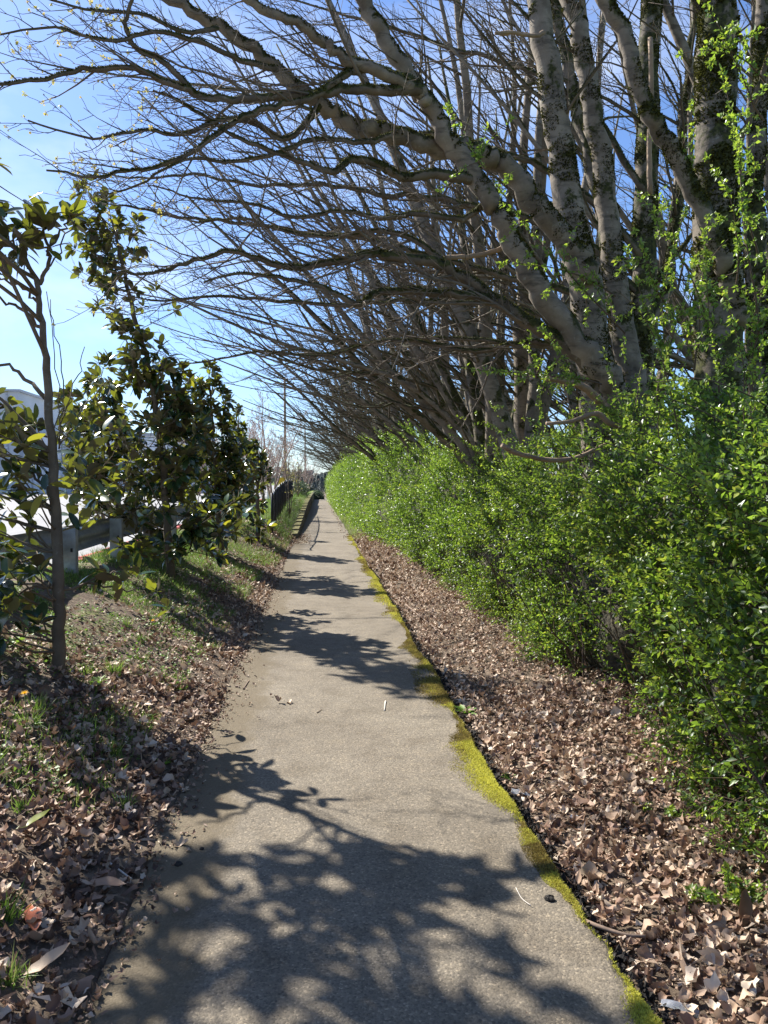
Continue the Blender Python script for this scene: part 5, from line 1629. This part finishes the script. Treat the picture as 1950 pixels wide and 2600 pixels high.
# single tufts
def tuft(px, py, n, h, label='tuft of bright green grass among dead leaves', spread=0.45):
    c = G(px, py)
    m = MB()
    blades(m, rng.normal(0, 0.018, n), rng.normal(0, 0.018, n), np.full(n, -0.01), h * rng.uniform(0.55, 1.15, n), np.clip(rng.normal(0.5, 0.2, n), 0, 1), spread)
    o = m.build('grass_tuft', M['grass'])
    o.location = tuple(c)
    return tag(o, label, 'grass tuft', 'grass tufts on the bank')
tuft(290, 1715, 90, 0.15, 'largest green grass tuft, right of the nearest magnolia trunk')
for px, py, n, h in [(217, 1718, 60, .11), (362, 1680, 40, .09), (357, 1630, 60, .08), (100, 1815, 50, .15), (75, 1840, 40, .12), (285, 1915, 40, .10), (318, 2050, 34, .10), (50, 2060, 40, .08), (18, 2340, 50, .12), (20, 2500, 40, .09), (60, 2490, 26, .06), (545, 1650, 26, .09), (640, 1475, 40, .12), (700, 1405, 40, .14), (520, 1465, 60, .16), (475, 1400, 60, .16), (560, 1500, 40, .12), (320, 1590, 60, .10)]:
    tuft(px, py, n, h)
def weed(px, py, n, L, label, up=0.5):
    c = G(px, py)
    m = MB()
    a = np.arange(n) * 2.4
    d = np.stack([np.cos(a), np.sin(a), rng.uniform(0.2, 1.0, n) * up * 2], -1)
    m.scatter(MAG * [0.8, 1, 1], MAGF, d * 0.004, rot_from(d, rng.normal(0, .3, n)), L * rng.uniform(0.6, 1.15, n), np.clip(rng.normal(0.65, .2, n), 0, 1))
    o = m.build('weed_plant', M['weed']); o.location = (c[0], c[1], c[2] + 0.01)
    return tag(o, label, 'weed', 'small weeds')
weed(1183, 1818, 16, 0.11, 'bright green leafy weed rosette on the litter beside the mossy path edge')
weed(1290, 1985, 7, 0.05, 'tiny green seedling in the litter close to the clear wrapper')
weed(412, 1950, 6, 0.07, 'small single green sprout in dead leaves left of the path')
weed(460, 1758, 12, 0.07, 'low weed with small leaves at the left edge of the litter')
weed(40, 1640, 10, 0.12, 'upright leafy weed at the far left below the nearest magnolia')
weed(250, 1740, 12, 0.09, 'dark green weed in shade below the largest grass tuft')

def dandelion(px, py, hgt, label):
    c = G(px, py)
    o = empty('dandelion', tuple(c))
    m = MB(); m.tubes([(np.array([[0, 0, -0.01], [0.006, 0, hgt * .5], [0, 0, hgt]]), np.array([0.0026, 0.0024, 0.0028]))], 6); m.build('stalk', M['stalk'], o)
    m = MB()
    n = 46; a = np.arange(n) * 2.4; e = np.sqrt((np.arange(n) + 1) / n)
    d = np.stack([np.cos(a) * e, np.sin(a) * e, 1.05 - 0.8 * e], -1)
    m.scatter(BL[0][0] * [2.6, 1, 1], BL[0][1], np.array([[0, 0, hgt]]) + d * 0.002, rot_from(d, rng.normal(0, .3, n)), rng.uniform(0.017, 0.024, n), rng.uniform(0, 1, n))
    m.build('flower', M['petal'], o)
    m = MB(); n = 9; a = np.arange(n) * 0.7
    d = np.stack([np.cos(a), np.sin(a), rng.uniform(0.1, 0.6, n)], -1)
    m.scatter(MAG * [0.55, 1, 1], MAGF, np.zeros((n, 3)) + [0, 0, 0.01], rot_from(d, rng.normal(0, .3, n)), rng.uniform(0.06, 0.11, n), rng.uniform(0.2, 0.7, n)); m.build('leaves', M['weed'], o)
    return tag(o, label, 'flower')
dandelion(64, 1850, 0.19, 'yellow dandelion on a tall stalk above dead leaves at the left edge')
dandelion(388, 1590, 0.05, 'low yellow dandelion on the sunny bank right of the nearest magnolia')

# ------------------------------------------------------------------ fallen leaves and scraps one can point to
def fallen(px, py, L, rz, mat, label, bend=0.3, tilt=0.15, w=1.0, lift=0.025, tpl=None):
    c = G(px, py)
    V, F = leaf_tpl(6, 0.19 * w, 0.35, bend, 0.5) if tpl is None else LT[tpl]
    V = V.copy() * L
    V[:, 2] += 0.02 * L * np.sin(V[:, 1] / L * 14)
    bot = V.copy(); bot[:, 2] -= 0.0012
    m = MB(); n = len(V)
    m.add(V, F); m.add(bot, [f[::-1] for f in F])
    o = m.build('fallen_leaf', mat)
    o.location = (c[0], c[1], c[2] + lift); o.rotation_euler = (tilt, tilt * 0.7, rz)
    return tag(o, label, 'leaf', 'single fallen leaves')
fallen(88, 2385, 0.16, R(25), M['red_leaf'], 'shiny orange brown magnolia leaf lying on the litter at the left edge', 0.12, 0.25)
fallen(40, 2120, 0.15, R(-80), M['green_leaf'], 'curled green magnolia leaf fallen on dead leaves at the left', -0.3, 0.2)
fallen(215, 2262, 0.16, R(-95), M['brown_leaf'], 'long dark brown magnolia leaf at the left edge of the path', 0.1, 0.1)
fallen(60, 2495, 0.15, R(-70), M['pale_leaf'], 'pale tan curled leaf at the bottom left corner', -0.3, 0.2)
fallen(205, 2510, 0.055, R(10), M['brown_leaf'], 'dark crumpled leaf on the pavement at the bottom left', tpl=2, lift=0.02)
fallen(708, 1784, 0.040, R(-60), M['pale_leaf'], 'left one of two small dry leaves on the sunlit path', tpl=1, lift=0.010)
fallen(736, 1786, 0.046, R(-80), M['pale_leaf'], 'right one of two small dry leaves on the sunlit path', tpl=4, lift=0.010)
fallen(455, 2150, 0.05, R(0), M['pale_leaf'], 'pale torn leaf scrap lying on the shaded left side of the path', tpl=5, lift=0.004, bend=0)
fallen(1500, 2250, 0.07, R(40), M['pale_leaf'], 'large pale leaf in the litter right of the mossy edge', tpl=7, lift=0.03)
fallen(1880, 2370, 0.15, R(-10), M['brown_leaf'], 'upright folded brown leaf in the litter near the right edge', 0.2, 0.9)
fallen(1790, 2005, 0.15, R(-70), M['brown_leaf'], 'broad brown leaf by the hedge foot at the right', 0.25, 0.3)
fallen(1400, 1880, 0.06, R(30), M['brown_leaf'], 'rounded dark tan leaf in the litter halfway to the hedge', tpl=3, lift=0.03)

def stick(pts, r0, r1, mat, label, lift=0.02):
    P = []
    for (x, y) in pts:
        p = G(x, y); P.append(p + np.array([0, 0, lift]))
    P = np.array(P); c = P[0].copy()
    o = smooth_line(np.concatenate([P, np.full((len(P), 1), .01)], 1), 4, 0.0)[:, :3]
    m = MB(); m.tubes([(o - c, np.linspace(r0, r1, len(o)))], 7, rough=0.2)
    ob = m.build('stick', mat); ob.location = tuple(c)
    return tag(ob, label, 'stick', 'sticks on the ground')
stick([(1485, 2362), (1530, 2380), (1590, 2398), (1640, 2402)], 0.008, 0.006, M['stick'], 'thick brown stick poking over the mossy edge onto the litter', 0.035)
stick([(1500, 2125), (1525, 2080), (1528, 2060)], 0.007, 0.006, M['stick'], 'short pale stick on the litter below the hedge', 0.03)
stick([(1690, 1945), (1705, 1920), (1718, 1900)], 0.005, 0.004, M['stick'], 'thin slanting stick leaning at the hedge foot', 0.05)
stick([(1030, 1540), (1090, 1590), (1150, 1630)], 0.012, 0.006, M['stick'], 'long grey stick lying in the litter before the far hedge', 0.03)
stick([(979, 1783), (976, 1808)], 0.006, 0.005, M['pale_stick'], 'whitish twig piece on the sunlit right part of the path', 0.008)
stick([(1310, 2258), (1325, 2285), (1348, 2303)], 0.002, 0.0015, M['pale_stick'], 'thin curved pale straw on the path near the mossy edge', 0.006)
stick([(805, 1812), (818, 1802)], 0.003, 0.002, M['stick'], 'tiny dark twig in the middle of the sunlit path', 0.006)
stick([(618, 1752), (632, 1730)], 0.006, 0.004, M['stick'], 'short dark twig at the left edge of the path', 0.008)
stick([(280, 2210), (320, 2240), (335, 2250)], 0.004, 0.003, M['pale_stick'], 'pale twig sticking out of dead leaves left of the path', 0.03)

def lump(px, py, r, mat, label, name='clod', flat=0.6):
    c = G(px, py)
    bm_v, bm_f = [], []
    nu_, nv_ = 9, 6
    for i in range(nv_ + 1):
        for j in range(nu_):
            t = math.pi * i / nv_; a = 2 * math.pi * j / nu_
            k = r * (0.75 + 0.5 * float(vnoise(px + math.cos(a) * 1.3, py + math.sin(a) * 1.3, t * 1.3)))
            bm_v.append([k * math.sin(t) * math.cos(a), k * math.sin(t) * math.sin(a), k * math.cos(t) * flat])
    for i in range(nv_):
        for j in range(nu_):
            bm_f.append((i * nu_ + j, (i + 1) * nu_ + j, (i + 1) * nu_ + (j + 1) % nu_, i * nu_ + (j + 1) % nu_))
    m = MB(); m.add(np.array(bm_v), bm_f)
    o = m.build(name, mat, smooth=False); o.location = (c[0], c[1], c[2] + r * flat * 0.6)
    return tag(o, label, name, 'bits lying on the path')
lump(452, 2198, 0.018, M['soil'], 'larger black clod on the shaded left side of the path')
lump(512, 2157, 0.011, M['soil'], 'smaller black clod on the shaded path')
lump(673, 2247, 0.008, M['pebble'], 'small grey pebble in the dappled shade of the path', 'pebble')
lump(1395, 2285, 0.02, M['soil'], 'black lump of soil in the gap beside the path edge')
lump(1460, 2082, 0.026, M['white'], 'small white scrap lying in the dead leaves', 'scrap')

def wrapper(px, py, w, h, rz, label, mat):
    c = G(px, py)
    nx, ny_ = 9, 7
    X, Yy = np.meshgrid(np.linspace(-w / 2, w / 2, nx), np.linspace(-h / 2, h / 2, ny_), indexing='ij')
    Z = 0.05 * (fbm(X * 38 + px, Yy * 38, 0, 3) - 0.4)
    V = np.stack([X, Yy, Z], -1).reshape(-1, 3)
    i0, j0 = np.meshgrid(np.arange(nx - 1), np.arange(ny_ - 1), indexing='ij')
    q = np.stack([i0 * ny_ + j0, (i0 + 1) * ny_ + j0, (i0 + 1) * ny_ + j0 + 1, i0 * ny_ + j0 + 1], -1).reshape(-1, 4)
    m = MB(); m.add(V, q); m.add(V - [0, 0, 0.0012], q[:, ::-1])
    o = m.build('wrapper', mat); o.location = (c[0], c[1], c[2] + 0.035); o.rotation_euler = (0.25, 0.1, rz)
    return tag(o, label, 'litter scrap', 'plastic scraps')
wrapper(1322, 2030, 0.10, 0.04, R(-20), 'crumpled clear plastic wrapper beside the mossy path edge', M['plastic'])
wrapper(1725, 2590, 0.11, 0.03, R(-30), 'white edged wrapper scrap in the leaves at the bottom right', M['plastic'])
